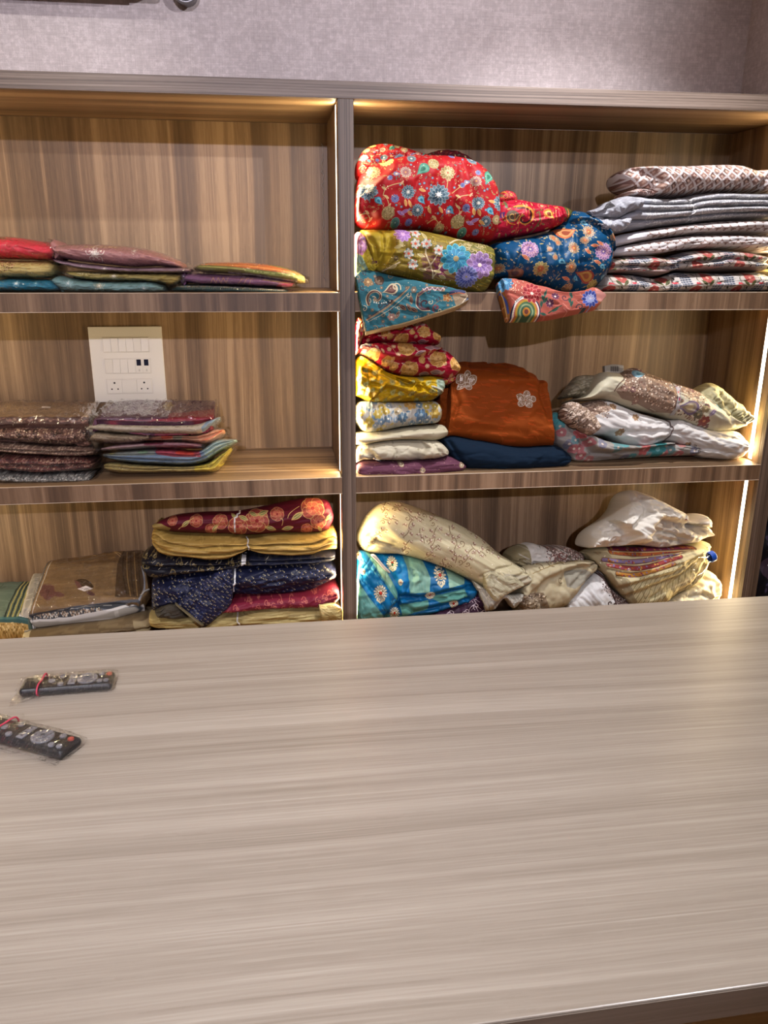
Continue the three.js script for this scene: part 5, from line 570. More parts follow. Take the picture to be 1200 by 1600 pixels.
cloth('cloth_bundle', 'white gathered bundle printed with blue and yellow flowers, between the cream and yellow cloths', 'cloth bundle', 2, { view: XB, bay: 1, zf: -0.018, f: 0.08, k: 0.16, tilt: 0.2, wr: [0.007, 9, 26, 8], t: [66, 150, 110, 108, 300, 110, 500, 115, 700, 108, 820, 108, 862, 170], b: [66, 290, 150, 395, 300, 390, 450, 360, 600, 337, 750, 325, 850, 300, 866, 220], ground: '#aaa79c', rough: 0.55, res: 5,
  paint: P => { P.strew(64, 50, (x, y, r, k) => { const c = ['#8a9aa6', '#b09a4a', '#6a8090', '#a89670', '#5f7686', '#b8aa60'][Math.floor(k * 6)]; k < 0.6 ? P.flower(x, y, 28 + k * 20, 5, c, '#e0dcc8', null, r, 0.5) : P.leaf(x, y, 46, r, c); }); P.flower(560, 130, 60, 7, '#b08a4a', '#c8a868'); P.flower(480, 260, 50, 7, '#4f6a7c', '#8a9aa0'); P.flower(650, 235, 60, 6, '#5a7890', '#a0b0b4'); P.flower(780, 225, 50, 6, '#a88a3c', '#d0b868'); P.flower(250, 230, 46, 6, '#b09a48', '#d0c080'); P.flower(170, 310, 50, 6, '#b8a24a', '#d8c880'); P.slub(120, '#d0cec488', 50, 5, 1.5); }, cr: [['g', 12, 0.01, [300, 180, 310, 280, 290, 380]], ['g', 12, 0.01, [420, 220, 430, 360]], ['g', 12, 0.008, [540, 180, 520, 330]], ['g', 12, 0.008, [700, 160, 690, 320]]] });
cloth('cloth_bundle', 'bright yellow crumpled silk bundle with pale leaf motifs, under the red flowered one', 'cloth bundle', 2, { view: XA, bay: 1, zf: -0.015, f: 0.085, k: 0.16, tilt: 0.2, q: 2.2, nu: 110, nv: 50, wr: [0.012, 15, 11, 25], t: [64, 450, 100, 410, 160, 430, 260, 500, 350, 562, 480, 600, 640, 610, 780, 600, 870, 620, 888, 680], b: [64, 790, 120, 810, 210, 858, 400, 852, 600, 848, 780, 838, 840, 800, 888, 720], ground: '#ae8a10', rough: 0.38, res: 5,
  paint: P => { P.slub(140, '#c8a62488', 60, 9, 0.5); P.strew(40, 70, (x, y, r, k) => { P.pais(x, y, 46 + k * 20, r, '#98925a', '#b3a860', '#8a8448'); P.curl(x + 20, y, 16, '#7a7434', 3, 1, r); }); P.poly('#8a9a86', [800, 640, 890, 640, 890, 800, 830, 830, 790, 760]);  }, cr: [['g', 16, 0.024, [130, 560, 200, 570, 250, 620]], ['s', 18, 0.018, [110, 430, 250, 540, 420, 620, 520, 660]], ['g', 14, 0.016, [450, 640, 560, 690, 620, 680]], ['s', 16, 0.016, [240, 790, 330, 700, 480, 740, 600, 790, 760, 800]], ['g', 14, 0.014, [600, 660, 640, 740, 580, 790]], ['g', 12, 0.012, [660, 690, 720, 760, 770, 790]], ['g', 12, 0.012, [160, 600, 180, 680, 260, 700]]] }, 'fabric', (root, c) => cord(root, c, XA, [740, 710, 800, 730, 860, 760, 845, 830], 0.003, std(0xb3b09c, 0.6), 'tie'));
cloth('cloth_bundle', 'crumpled crimson silk bundle with large gold flowers, above the yellow bundle', 'cloth bundle', 2, { view: XA, bay: 1, zf: 0.0, f: 0.1, k: 0.14, tilt: 0.2, q: 2.2, nu: 120, nv: 50, wr: [0.009, 22, 12, 15], t: [72, 330, 130, 312, 250, 290, 400, 286, 600, 292, 780, 312, 900, 345, 990, 430, 1032, 520], b: [76, 350, 130, 400, 220, 462, 320, 540, 450, 590, 600, 610, 780, 602, 900, 640, 990, 612, 1036, 545], ground: '#97102a', rough: 0.4, res: 5,
  paint: P => { P.slub(120, '#b82a4488', 60, 8, 0.3); const f = (x, y, r) => P.flower(x, y, r, 6, '#b98a48', '#8a5a30', '#dcb878', 0.3, 0.5).flower(x, y, r * 0.5, 5, '#c9a060', '#9a6a3a', null, 0.6, 0.5); P.strew(60, 56, (x, y, r, k) => k < 0.6 ? P.leaf(x, y, 48, r, ['#8a7478', '#c08a58', '#a8787a'][Math.floor(k * 5)], '#d8b48a') : P.flower(x, y, 22, 5, '#c8a078', '#e0c898', '#a87a5a', r, 0.5)); for (const [x, y, r] of [[500, 360, 76], [550, 550, 78], [810, 455, 76], [200, 425, 60], [330, 480, 44], [660, 465, 34], [980, 500, 66], [400, 520, 40]]) f(x, y, r); for (const [x, y, a] of [[720, 360, 0], [780, 350, 0.2], [800, 575, 0.1], [700, 590, 0], [880, 350, 0.5], [620, 410, -0.4]]) P.leaf(x, y, 100, a, '#7a5f6a', '#b89a90'); P.line('#c89a6a', 5, [320, 320, 380, 370, 400, 430]); },
  cr: [['s', 20, 0.02, [160, 370, 300, 440, 470, 470, 640, 420, 780, 380]], ['g', 20, 0.018, [470, 460, 540, 490, 600, 470]], ['g', 14, 0.014, [700, 470, 780, 490, 880, 470]], ['g', 16, 0.01, [880, 350, 940, 450, 960, 600]], ['s', 18, 0.012, [240, 470, 300, 540, 400, 580]]] }, 'fabric', (root, c, o) => {
    addCloth('upper_fold', { ...o, zf: -0.02, f: 0.08, k: 0.12, mat: c.mat, wr: [0.009, 14, 9, 10], cr: [['g', 18, 0.02, [480, 200, 440, 240, 380, 280]], ['g', 12, 0.01, [560, 160, 640, 190, 760, 200]]], t: [110, 210, 150, 190, 250, 150, 400, 130, 560, 95, 690, 88, 780, 170, 852, 220], b: [110, 330, 180, 300, 260, 290, 400, 290, 600, 296, 750, 306, 858, 300] }, root);
    addCloth('loose_fold', { ...o, zf: -0.03, f: 0.05, k: 0.1, mat: c.mat, wr: [0.008, 10, 12, 60], cr: [], t: [64, 110, 90, 40, 120, 60, 150, 140], b: [64, 400, 90, 380, 110, 300, 152, 200] }, root);
    addCloth('under_fold', { ...o, zf: -0.06, f: 0.05, k: 0.08, mat: c.mat, cr: [], wr: [0.006, 12, 9, 10], t: [800, 600, 880, 600, 980, 600, 1010, 615], b: [820, 650, 880, 685, 960, 680, 1010, 640] }, root);
    cord(root, c, XA, [85, 345, 130, 330, 170, 345], 0.004, std(0xb8a8a0, 0.5), 'tie'); });
cloth('folded_cloth', 'navy velvet folded cloth lying flat under the orange velvet', 'folded cloth', 2, { view: XC, bay: 1, zf: -0.018, f: 0.09, k: 0.2, tilt: 0.2, q: 2.3, wr: [0.006, 40, 14, 4], t: [45, 720, 120, 690, 300, 712, 500, 748, 700, 785, 900, 778, 1080, 788, 1172, 862], b: [80, 800, 150, 930, 250, 985, 400, 1002, 600, 1008, 900, 990, 1100, 966, 1176, 912], ground: '#051a2c', rough: 0.85, sheen: 0x0e3048, cr: [['g', 20, 0.012, [90, 740, 150, 850, 230, 960]]] });
cloth('folded_cloth', 'orange velvet folded cloth with silver sequin flower motifs, standing tall on the navy velvet', 'folded cloth', 2, { view: XC, bay: 1, f: 0.05, k: 0.08, p: 7, q: 3, nu: 110, nv: 60, wr: [0.006, 34, 14, 12], zp: [[700, -0.085], [690, -0.085], [612, -0.11], [570, -0.34]], t: [130, 160, 190, 75, 350, 66, 500, 72, 680, 85, 800, 150, 900, 222, 975, 262, 988, 320], b: [108, 680, 200, 692, 400, 738, 600, 772, 800, 787, 950, 778, 1056, 772], ground: '#843a05', rough: 0.8, sheen: 0x9a4a18, res: 5,
  paint: P => { P.slub(150, '#ac441288', 70, 8, 0.1); P.slub(40, '#bc5c2a88', 50, 3, 0.6); const m = (x, y, s, sy) => { for (let i = 0; i < 5; i++) { const a = i * 1.2566 - 1.4; P.oval(x + Math.cos(a) * s * 0.56, y + Math.sin(a) * s * 0.56 * sy, s * 0.42, s * 0.34 * (sy + 1) / 2, Math.atan2(Math.sin(a) * sy, Math.cos(a)), '#8a6a50', '#c4b4a0', s * 0.06); for (let k = 0; k < 26; k++) { const d = P.r() * s * 0.36, b = P.r() * 6.3; P.dot(x + Math.cos(a) * s * 0.56 + Math.cos(b) * d, y + (Math.sin(a) * s * 0.56 + Math.sin(b) * d * 0.8) * sy, s * 0.036, ['#d8ccc0', '#b09a84', '#efe6dc'][k % 3]); } } }; m(778, 452, 92, 0.9); m(252, 290, 92, 0.75); m(490, 95, 60, 0.5); },
  cr: [['s', 24, 0.008, [230, 270, 500, 300, 760, 310, 980, 300]], ['g', 20, 0.012, [150, 280, 190, 480, 130, 660]], ['g', 24, 0.012, [900, 240, 930, 440, 1000, 640]], ['g', 8, 0.003, [440, 330, 560, 345, 700, 350]], ['g', 8, 0.003, [470, 300, 620, 330]], ['g', 10, 0.004, [280, 90, 280, 250]], ['g', 30, 0.008, [140, 660, 400, 690, 800, 740]]] }, 'fabric', (root, c, o) => addCloth('side_fold', { ...o, zf: -0.13, f: 0.05, k: 0.05, zp: null, cr: [], wr: [0.01, 12, 16, 70], paint: null, ground: '#843a05', t: [15, 300, 60, 240, 120, 260], b: [20, 600, 70, 620, 125, 640] }, root));
cloth('folded_cloth', 'white cloth with turquoise and coral flower print, lowest of the pile by the bright strip', 'folded cloth', 2, { view: XD, bay: 1, zf: -0.03, f: 0.07, k: 0.2, tilt: 0.3, wr: [0.008, 30, 9, 10], t: [14, 335, 60, 306, 110, 370, 230, 432, 350, 478, 500, 498, 650, 480, 860, 490], b: [55, 480, 120, 540, 160, 578, 240, 586, 400, 573, 600, 560, 860, 552], ground: '#98928a', rough: 0.55, res: 5,
  paint: P => { P.strew(70, 34, (x, y, r, k) => { const c = ['#5a9294', '#a86a6a', '#7a7884', '#6a8a8c', '#b07a74', '#4f868a'][Math.floor(k * 6)]; k < 0.7 ? P.flower(x, y, 26, 5, c, '#c8b8a8', null, r, 0.55) : P.leaf(x, y, 44, r, c); }); P.flower(165, 430, 34, 6, '#b0605e', '#c88a80'); P.flower(610, 520, 46, 6, '#3f8688', '#7ab0b0'); P.flower(525, 520, 36, 6, '#b0605e', '#d09a90'); P.flower(60, 345, 44, 6, '#4f9698', '#8ab8b4'); },
  cr: [['s', 14, 0.022, [200, 480, 240, 520, 330, 535, 500, 520, 650, 495]], ['g', 8, 0.012, [205, 500, 240, 540, 350, 545]], ['g', 16, 0.012, [170, 560, 180, 500, 220, 470]]] });
cloth('cloth_bundle', 'white crushed cotton bundle tied in its middle, with brown lace ruffle at left end', 'cloth bundle', 2, { view: XD, bay: 1, zf: -0.02, f: 0.08, k: 0.17, tilt: 0.3, q: 2.2, nu: 120, nv: 46, wr: [0.010, 22, 9, 18], t: [160, 280, 230, 250, 320, 240, 400, 262, 480, 300, 600, 335, 675, 352, 760, 345, 850, 370, 960, 405, 1080, 420, 1116, 490], b: [170, 350, 240, 432, 350, 440, 450, 492, 560, 512, 680, 468, 740, 500, 800, 543, 900, 567, 1080, 574, 1114, 540], ground: '#d2cec8', rough: 0.6, res: 5, paint: P => { P.slub(160, '#dedad488', 60, 7, 0.2); for (const [x, y] of [[390, 425], [770, 500], [470, 345], [345, 285]]) { P.flower(x, y, 20, 6, '#a08060', '#c8ac8a', '#8a6a4c'); P.curl(x + 8, y - 10, 12, '#8f7052', 3, 1, 0); } P.poly('#9a8270', [150, 240, 300, 235, 330, 300, 250, 330, 200, 380, 150, 340]); P.grit(0, ['#fff'], 1, 1); for (let i = 0; i < 160; i++) P.dot(170 + P.r() * 150, 240 + P.r() * 110, 4, ['#c0a890', '#7a6050', '#dccab4'][i % 3]); },
  cr: [['g', 18, 0.026, [672, 350, 682, 400, 678, 470]], ['g', 14, 0.012, [350, 430, 480, 430, 660, 420]], ['g', 12, 0.010, [440, 330, 540, 380, 660, 390]], ['g', 12, 0.010, [700, 430, 820, 510, 1000, 540]], ['g', 12, 0.008, [720, 380, 860, 430, 1080, 470]], ['g', 12, 0.008, [420, 470, 540, 480, 660, 450]]] }, 'fabric', (root, c, o) => {
    cord(root, c, XD, [676, 352, 684, 400, 680, 466], 0.0022, std(0x6a5a54, 0.6));
    for (const [t, b, g] of [[[110, 258, 150, 246, 240, 290, 300, 380], [104, 300, 150, 360, 200, 410, 250, 440, 300, 410], '#8c7766'], [[95, 290, 120, 285, 170, 330], [100, 345, 140, 375, 178, 400], '#6a5a4e']]) addCloth('lace_ruffle', { ...o, zf: 0.0, f: 0.045, k: 0.04, cr: [], wr: [0.012, 7, 14, 40], ground: g, paint: P => { P.strew(50, 20, (x, y, r) => P.flower(x, y, 12, 6, '#b8a494', '#7a6454', '#cbbaa8', r)); P.grit(120, ['#5a483c', '#d0c0ae'], 2, 4); }, t, b }, root, 'brown lace ruffle'); });
cloth('rolled_cloth', 'cream satin roll with heavy bronze bead embroidery and a printed tie, topmost at the right', 'rolled cloth', 2, { view: XD, bay: 1, zf: -0.015, f: 0.085, k: 0.15, tilt: 0.3, q: 2.1, nu: 130, nv: 46, wr: [0.006, 30, 10, 25], t: [140, 238, 220, 218, 270, 130, 310, 84, 420, 86, 490, 56, 560, 86, 700, 136, 850, 190, 950, 262, 1030, 345, 1100, 380], b: [150, 246, 230, 240, 330, 238, 450, 278, 600, 312, 690, 338, 800, 385, 900, 417, 1000, 414, 1060, 402, 1120, 388], ground: '#bdb69c', rough: 0.5, res: 6, bump: 0.0006,
  paint: P => { P.slub(60, '#c0ba9e88', 70, 7, 0.4); P.poly('#8a7462', [350, 200, 400, 110, 470, 44, 560, 84, 700, 136, 860, 196, 800, 240, 700, 200, 690, 320, 600, 310, 480, 265, 400, 240]); for (let i = 0; i < 900; i++) { const k = P.r(), x = 350 + k * 500, y = 60 + k * 190 + (P.r() - 0.3) * 190; P.dot(x, y, 2.6 + P.r() * 2.4, ['#c0a48c', '#5f473a', '#e8d8c4', '#9a7a64', '#7a5a4a'][i % 5]); } P.poly('#bdb69c', [130, 230, 220, 215, 300, 84, 400, 84, 400, 150, 345, 200, 345, 245, 230, 250]);
    P.strew(34, 44, (x, y, r, k) => x > 380 && x < 900 && P.flower(x, y, 18, 6, ['#7a5a58', '#8a8078', '#9a7a6a'][Math.floor(k * 3)], '#d8c4a8', '#4f3c34', r)); P.pais(485, 105, 60, 0.4, '#6f96a4', '#8cb0b8', '#5a8494'); P.pais(755, 290, 100, 3.6, '#6f5f74', '#9a8c7a', '#c8b890'); P.pais(940, 285, 56, 0.6, '#6f96a4', '#8cb0b8'); P.leaf(880, 320, 60, -0.9, '#7a6a86', '#a89a90'); P.flower(850, 365, 26, 6, '#8f4f48', '#c88a60', '#6a3a34'); P.flower(810, 330, 24, 6, '#6a6250', '#a89a70', '#4a4234'); P.flower(840, 300, 22, 6, '#8a7a5a', '#c0ac80', '#5f5238'); P.line('#8a7058', 4, [720, 220, 800, 250, 840, 320, 820, 370]); P.line('#8a7058', 4, [820, 210, 900, 270, 950, 330]); P.line('#6a5648', 7, [345, 200, 360, 160, 400, 140, 400, 100, 440, 80]); P.slub(30, '#d8ccae88', 30, 3, 0.4); },
  cr: [['g', 14, 0.014, [695, 136, 706, 240, 690, 338]], ['g', 16, 0.012, [940, 290, 1000, 370, 1050, 395]]] }, 'fabric', (root, c, o) => {
    const strip = new Print([0, 0, 12, 60], 8, '#a8a4a0', 5); strip.view(0, 0, 1); for (let i = 0; i < 9; i++) strip.g.fillRect(3, 4 + i * 6.4, 6, 4), strip.g.fillStyle = i % 2 ? '#a04a5a' : '#b8a8a8';
    ribbon(root, c, XD, [694, 134, 706, 180, 704, 240, 692, 330], 5, std(0xffffff, 0.5, { map: strip.tex() }), 'tie', 'printed pale tie');
    addCloth('folded_end', { ...o, zf: -0.03, f: 0.07, k: 0.12, paint: P => P.slub(70, '#bcb59088', 60, 8, 0.8), ground: '#a39c78', wr: [0.010, 10, 16, 50], cr: [['g', 16, 0.02, [950, 220, 1000, 300, 1030, 390]]], t: [840, 200, 880, 165, 925, 140, 1000, 180, 1060, 240, 1110, 300, 1150, 350], b: [860, 260, 930, 340, 980, 405, 1040, 412, 1100, 396, 1152, 362] }, root);
    addCloth('gauze_end', { ...o, zf: -0.12, f: 0.05, k: 0.05, paint: P => P.slub(50, '#a0968088', 50, 8, -0.3), ground: '#786f58', wr: [0.012, 9, 9, -30], cr: [], t: [88, 220, 140, 150, 180, 105, 280, 100, 320, 110], b: [100, 232, 160, 222, 220, 226, 280, 190, 322, 150] }, root, 'dull beige gauze end');
    const tg = addCloth('tag_sleeve', { ...o, zf: -0.15, f: 0.012, k: 0.008, p: 12, q: 12, cr: [], wr: null, ground: '#8c867a', rough: 0.3, paint: P => { P.slub(10, '#b0aaa088', 60, 6, 0); for (let i = 0; i < 12; i++) P.line('#3a3634', i % 3 ? 2 : 4, [372 + i * 4, 50, 372 + i * 4, 76]); }, t: [336, 44, 390, 36, 446, 42], b: [338, 92, 390, 92, 446, 90] }, root, 'small clear tag with a barcode'); });

// ================= right bay, lower shelf =================
const YA = [545, 770, 4.068], YB = [780, 750, 3.4286];
cloth('folded_cloth', 'dark plum cloth with white embroidered leaves, at the bottom beside the blue silk', 'folded cloth', 3, { view: YA, bay: 1, zf: -0.02, f: 0.07, k: 0.15, tilt: 0.3, wr: [0.005, 20, 8, -10], t: [480, 745, 600, 705, 700, 660, 790, 590, 835, 620, 870, 740], b: [480, 860, 600, 870, 750, 860, 880, 820], ground: '#2c1426', rough: 0.55, res: 5, paint: P => { P.slub(80, '#3f203888', 50, 6, -0.3); for (const [x, y] of [[620, 745], [715, 735], [560, 770], [770, 700], [760, 655], [820, 740]]) { P.line('#b8a8ac', 4, [x - 40, y + 30, x - 10, y - 25, x + 20, y + 30]); P.curl(x + 10, y, 24, '#b8a8ac', 4, 1, 2); P.line('#a8989c', 3, [x - 20, y + 25, x, y - 10, x + 40, y + 20]); } P.line('#6a4a62', 5, [700, 690, 780, 650, 830, 640]); } });
const brooch = (P, x, y, s, tall = 1.25) => { for (let i = 0; i < 15; i++) { const a = i / 15 * 6.283; P.oval(x + Math.cos(a) * s * 0.72, y + Math.sin(a) * s * 0.72 * tall, s * 0.22, s * 0.13, a, '#c8c4b4', '#8a7c5a', s * 0.05); } P.oval(x, y, s * 0.55, s * 0.6, 0, '#7a6a4c', '#d0c8a8', s * 0.1); for (let i = 0; i < 12; i++) P.dot(x + Math.cos(i) * s * 0.36, y + Math.sin(i) * s * 0.36, s * 0.1, '#dad4c2'); P.oval(x, y, s * 0.2, s * 0.26, 0, '#a8301c'); for (let i = 0; i < 7; i++) P.oval(x + (i - 3) * s * 0.16, y + s * (1.05 - Math.abs(i - 3) * 0.1) * tall, s * 0.08, s * 0.2, 0, '#cbbf9a'); };
cloth('cloth_bundle', 'striped peacock blue and sea green silk bundle with jewelled round motifs', 'cloth bundle', 3, { view: YA, bay: 1, zf: -0.01, f: 0.09, k: 0.17, tilt: 0.3, q: 2.3, nu: 120, nv: 60, wr: [0.010, 24, 14, 10], t: [130, 400, 170, 376, 260, 382, 350, 390, 450, 412, 600, 470, 700, 520, 770, 560, 795, 590], b: [140, 830, 250, 830, 400, 800, 550, 760, 680, 722, 760, 680, 795, 625], ground: '#0a5684', rough: 0.42, res: 5,
  paint: P => { const band = (c, f) => P.poly(c, f); band('#6f9686', [330, 385, 450, 410, 490, 520, 480, 610, 360, 612, 350, 480]); band('#7d9f8c', [600, 470, 720, 530, 700, 560, 600, 580]); band('#4f8478', [480, 640, 700, 590, 720, 640, 560, 680]); band('#528578', [300, 690, 480, 660, 480, 720, 320, 760]); band('#2f6668', [100, 740, 420, 760, 430, 840, 100, 840]); band('#0b6298', [170, 390, 330, 385, 360, 560, 350, 620, 300, 620, 260, 500]); P.slub(120, '#3f807a55', 40, 3, 1.5); brooch(P, 258, 432, 36); brooch(P, 552, 505, 42, 1.5); brooch(P, 302, 543, 16); brooch(P, 490, 628, 36, 0.6); brooch(P, 640, 685, 30, 0.9); brooch(P, 270, 740, 34); P.oval(258, 440, 6, 9, 0, '#1f6a4a'); },
  cr: [['g', 16, 0.02, [310, 640, 480, 640, 620, 600, 780, 580]], ['g', 14, 0.014, [330, 690, 500, 660, 700, 620]], ['g', 14, 0.014, [280, 680, 400, 730, 560, 700, 720, 650]], ['g', 14, 0.01, [360, 400, 380, 520, 340, 620]], ['s', 18, 0.01, [250, 470, 300, 560, 300, 640]]] }, 'fabric', (root, c, o) => {
    addCloth('front_fold', { ...o, zf: 0.005, f: 0.06, k: 0.08, cr: [['g', 18, 0.012, [60, 500, 140, 600, 220, 740]]], wr: [0.007, 18, 16, 50], paint: P => { P.poly('#4f8278', [100, 370, 140, 380, 230, 470, 300, 600, 290, 670, 240, 600, 150, 450]); P.poly('#7a9a80', [150, 420, 220, 480, 270, 560, 250, 590, 180, 490]); P.poly('#5a8f86', [40, 530, 110, 640, 220, 780, 280, 830, 40, 830]); P.poly('#0c6a9c', [60, 430, 130, 450, 230, 600, 260, 740, 180, 720, 60, 560]); P.slub(80, '#8ab4a466', 40, 5, 1); brooch(P, 188, 622, 44, 1.3); brooch(P, 82, 490, 16); brooch(P, 56, 390, 20); }, t: [48, 385, 70, 366, 125, 378, 210, 455, 280, 570, 308, 640], b: [48, 830, 110, 830, 200, 800, 270, 720, 308, 665] }, root);
    addCloth('pale_edge', { ...o, paint: null, ground: '#b8b0a8', zf: 0.0, f: 0.02, k: 0.02, cr: [], wr: null, t: [140, 392, 160, 390, 215, 450, 262, 500], b: [142, 402, 180, 440, 225, 490, 260, 512] }, root, 'pale inner edge'); });
cloth('rolled_cloth', 'large cream roll with brown beaded vine embroidery, sloping down over the blue silk', 'rolled cloth', 3, { view: YA, bay: 1, zf: 0.005, f: 0.11, k: 0.14, tilt: 0.35, q: 2.2, p: 4, nu: 140, nv: 60, wr: [0.005, 44, 16, 32], t: [52, 262, 80, 200, 130, 122, 200, 68, 300, 56, 400, 82, 550, 138, 700, 204, 830, 285, 930, 372, 1050, 450, 1146, 530], b: [52, 300, 95, 366, 180, 386, 300, 388, 450, 424, 600, 476, 750, 545, 860, 606, 980, 612, 1080, 600, 1144, 558], ground: '#b8ae8c', rough: 0.55, res: 4, bump: 0.0012,
  paint: P => { P.slub(200, '#c6bd9c88', 90, 8, 0.5); const br = '#6f5640', lt = '#b39a80'; const sprig = (x, y, s, a0) => { const a = a0 + P.r() * 5, c = Math.cos(a), q = Math.sin(a), X = (u, v) => x + (u * c - v * q) * s, Y = (u, v) => y + (u * q + v * c) * s; P.line('#7a6248', 4.6, [X(-1.1, 0.3), Y(-1.1, 0.3), X(-0.4, 0.6), Y(-0.4, 0.6), X(0.2, 0.1), Y(0.2, 0.1), X(0.9, 0.2), Y(0.9, 0.2)]); P.curl(X(0.8, -0.3), Y(0.8, -0.3), s * 0.34, '#7a6248', 4, a > 3 ? 1 : -1, a); for (const [u, v, r] of [[-0.9, 0.0, 0.6], [-0.4, 0.8, 2], [0.1, -0.2, 1], [0.5, 0.5, 2.4], [0.0, 0.4, 0.3]]) { P.leaf(X(u, v), Y(u, v), s * 0.6, r + a, br, lt); P.leaf(X(u, v) + 7, Y(u, v) + 6, s * 0.34, r + a + 1, '#8a7056', lt); P.dot(X(u, v) + 5, Y(u, v) - 4, 3.4, '#f0e4d4'); P.dot(X(u, v) - 6, Y(u, v) + 5, 2.6, '#e4d4c0'); } }; for (const [x, y, s, a] of [[405, 140, 52, 0.5], [330, 210, 60, 0.6], [520, 160, 46, 0.4], [520, 280, 64, 0.7], [640, 270, 64, 0.6], [790, 270, 56, 0.7], [650, 385, 56, 0.4], [790, 350, 56, 0.6], [880, 370, 46, 0.8], [720, 400, 50, 0.5], [440, 270, 46, 0.5], [230, 180, 46, 0.7], [220, 100, 40, 0.3], [300, 100, 40, 0.2], [500, 380, 50, 0.9], [350, 340, 40, 0.3], [180, 260, 40, 0.8], [590, 440, 36, 0.3], [110, 320, 30, 0.4]]) sprig(x, y, s, a); P.grit(160, ['#e8dcc8', '#7a6048'], 2, 3.4); P.poly('#a89f88', [860, 600, 940, 500, 1150, 520, 1150, 570, 1000, 620]); P.slub(60, '#c4bca488', 50, 5, 0.9); },
  cr: [['g', 18, 0.020, [60, 300, 120, 270, 180, 310, 330, 370]], ['g', 12, 0.014, [110, 350, 160, 300, 260, 330]], ['s', 20, 0.01, [80, 220, 200, 240, 330, 320, 450, 400]], ['g', 12, 0.012, [870, 600, 960, 540, 1100, 490]], ['g', 12, 0.012, [900, 610, 1000, 560, 1130, 520]], ['g', 10, 0.01, [800, 520, 900, 470, 1040, 450]]] }, 'fabric', (root, c, o) => {
    addCloth('frayed_layer', { ...o, zf: 0.012, f: 0.035, k: 0.03, q: 3, p: 9, cr: [], wr: [0.005, 12, 10, 40], paint: P => P.slub(70, '#bab29a88', 60, 6, 0.7), ground: '#9c9478', t: [840, 500, 900, 470, 1000, 500, 1100, 570], b: [862, 606, 930, 690, 990, 650, 1098, 590] }, root);
    addCloth('lining', { ...o, zf: -0.005, f: 0.035, k: 0.03, q: 3, p: 8, cr: [['g', 14, 0.012, [900, 600, 960, 680, 900, 740]]], wr: [0.006, 14, 10, 60], paint: P => P.slub(60, '#b0aca088', 60, 6, 0.9), ground: '#949084', t: [785, 556, 860, 600, 930, 600, 1010, 640, 1100, 640], b: [865, 748, 920, 740, 985, 670, 1040, 730, 1085, 690] }, root, 'sheer whitish lining'); });
cloth('cloth_bundle', 'white and brown lace cloth with gauze end, behind the sheer cream flapped cloth', 'cloth bundle', 3, { view: YB, bay: 1, zf: -0.1, f: 0.07, k: 0.12, tilt: 0.3, wr: [0.01, 14, 9, 10], t: [46, 400, 80, 368, 120, 350, 165, 337, 220, 350, 350, 355, 436, 392], b: [50, 450, 150, 470, 300, 460, 436, 430], ground: '#bdb8b0', rough: 0.6, res: 5, paint: P => { P.poly('#857a5c', [40, 360, 130, 345, 140, 460, 40, 460]); P.poly('#6a5850', [215, 345, 440, 350, 440, 450, 240, 440, 260, 400]); for (let i = 0; i < 360; i++) P.dot(215 + P.r() * 225, 348 + P.r() * 90, 3, ['#a8928a', '#4a3a36', '#c8b8ac', '#7a4a42'][i % 4]); P.slub(50, '#b8b4ac88', 40, 5, 0.5); P.curl(300, 390, 26, '#6a3a32', 5, 1, 0); P.curl(385, 385, 24, '#5a443c', 5, 1, 1); } });
cloth('cloth_bundle', 'crushed white cloth with a dark sequinned border, low at the middle of the lowest shelf', 'cloth bundle', 3, { view: YB, bay: 1, zf: -0.03, f: 0.08, k: 0.14, tilt: 0.3, wr: [0.01, 16, 10, 50], t: [340, 620, 420, 560, 480, 500, 520, 480, 560, 550, 620, 600, 700, 650], b: [330, 720, 450, 730, 560, 740, 640, 730, 710, 700], ground: '#cfcdca', rough: 0.6, res: 5, paint: P => { P.slub(80, '#c0bebc88', 60, 7, 0.9); P.poly('#5a4a46', [500, 470, 540, 520, 600, 590, 700, 660, 700, 740, 600, 740, 580, 640, 520, 540]); for (let i = 0; i < 420; i++) { const k = P.r(); P.dot(520 + k * 180 + (P.r() - 0.5) * 50, 500 + k * 190 + P.r() * 60, 3, ['#a89a96', '#3a2e2c', '#cfc6c2', '#7a6a66'][i % 4]); } P.line('#4a3634', 8, [490, 480, 560, 570, 580, 680]); P.curl(545, 640, 22, '#4a3a34', 6, 1, 0); } });
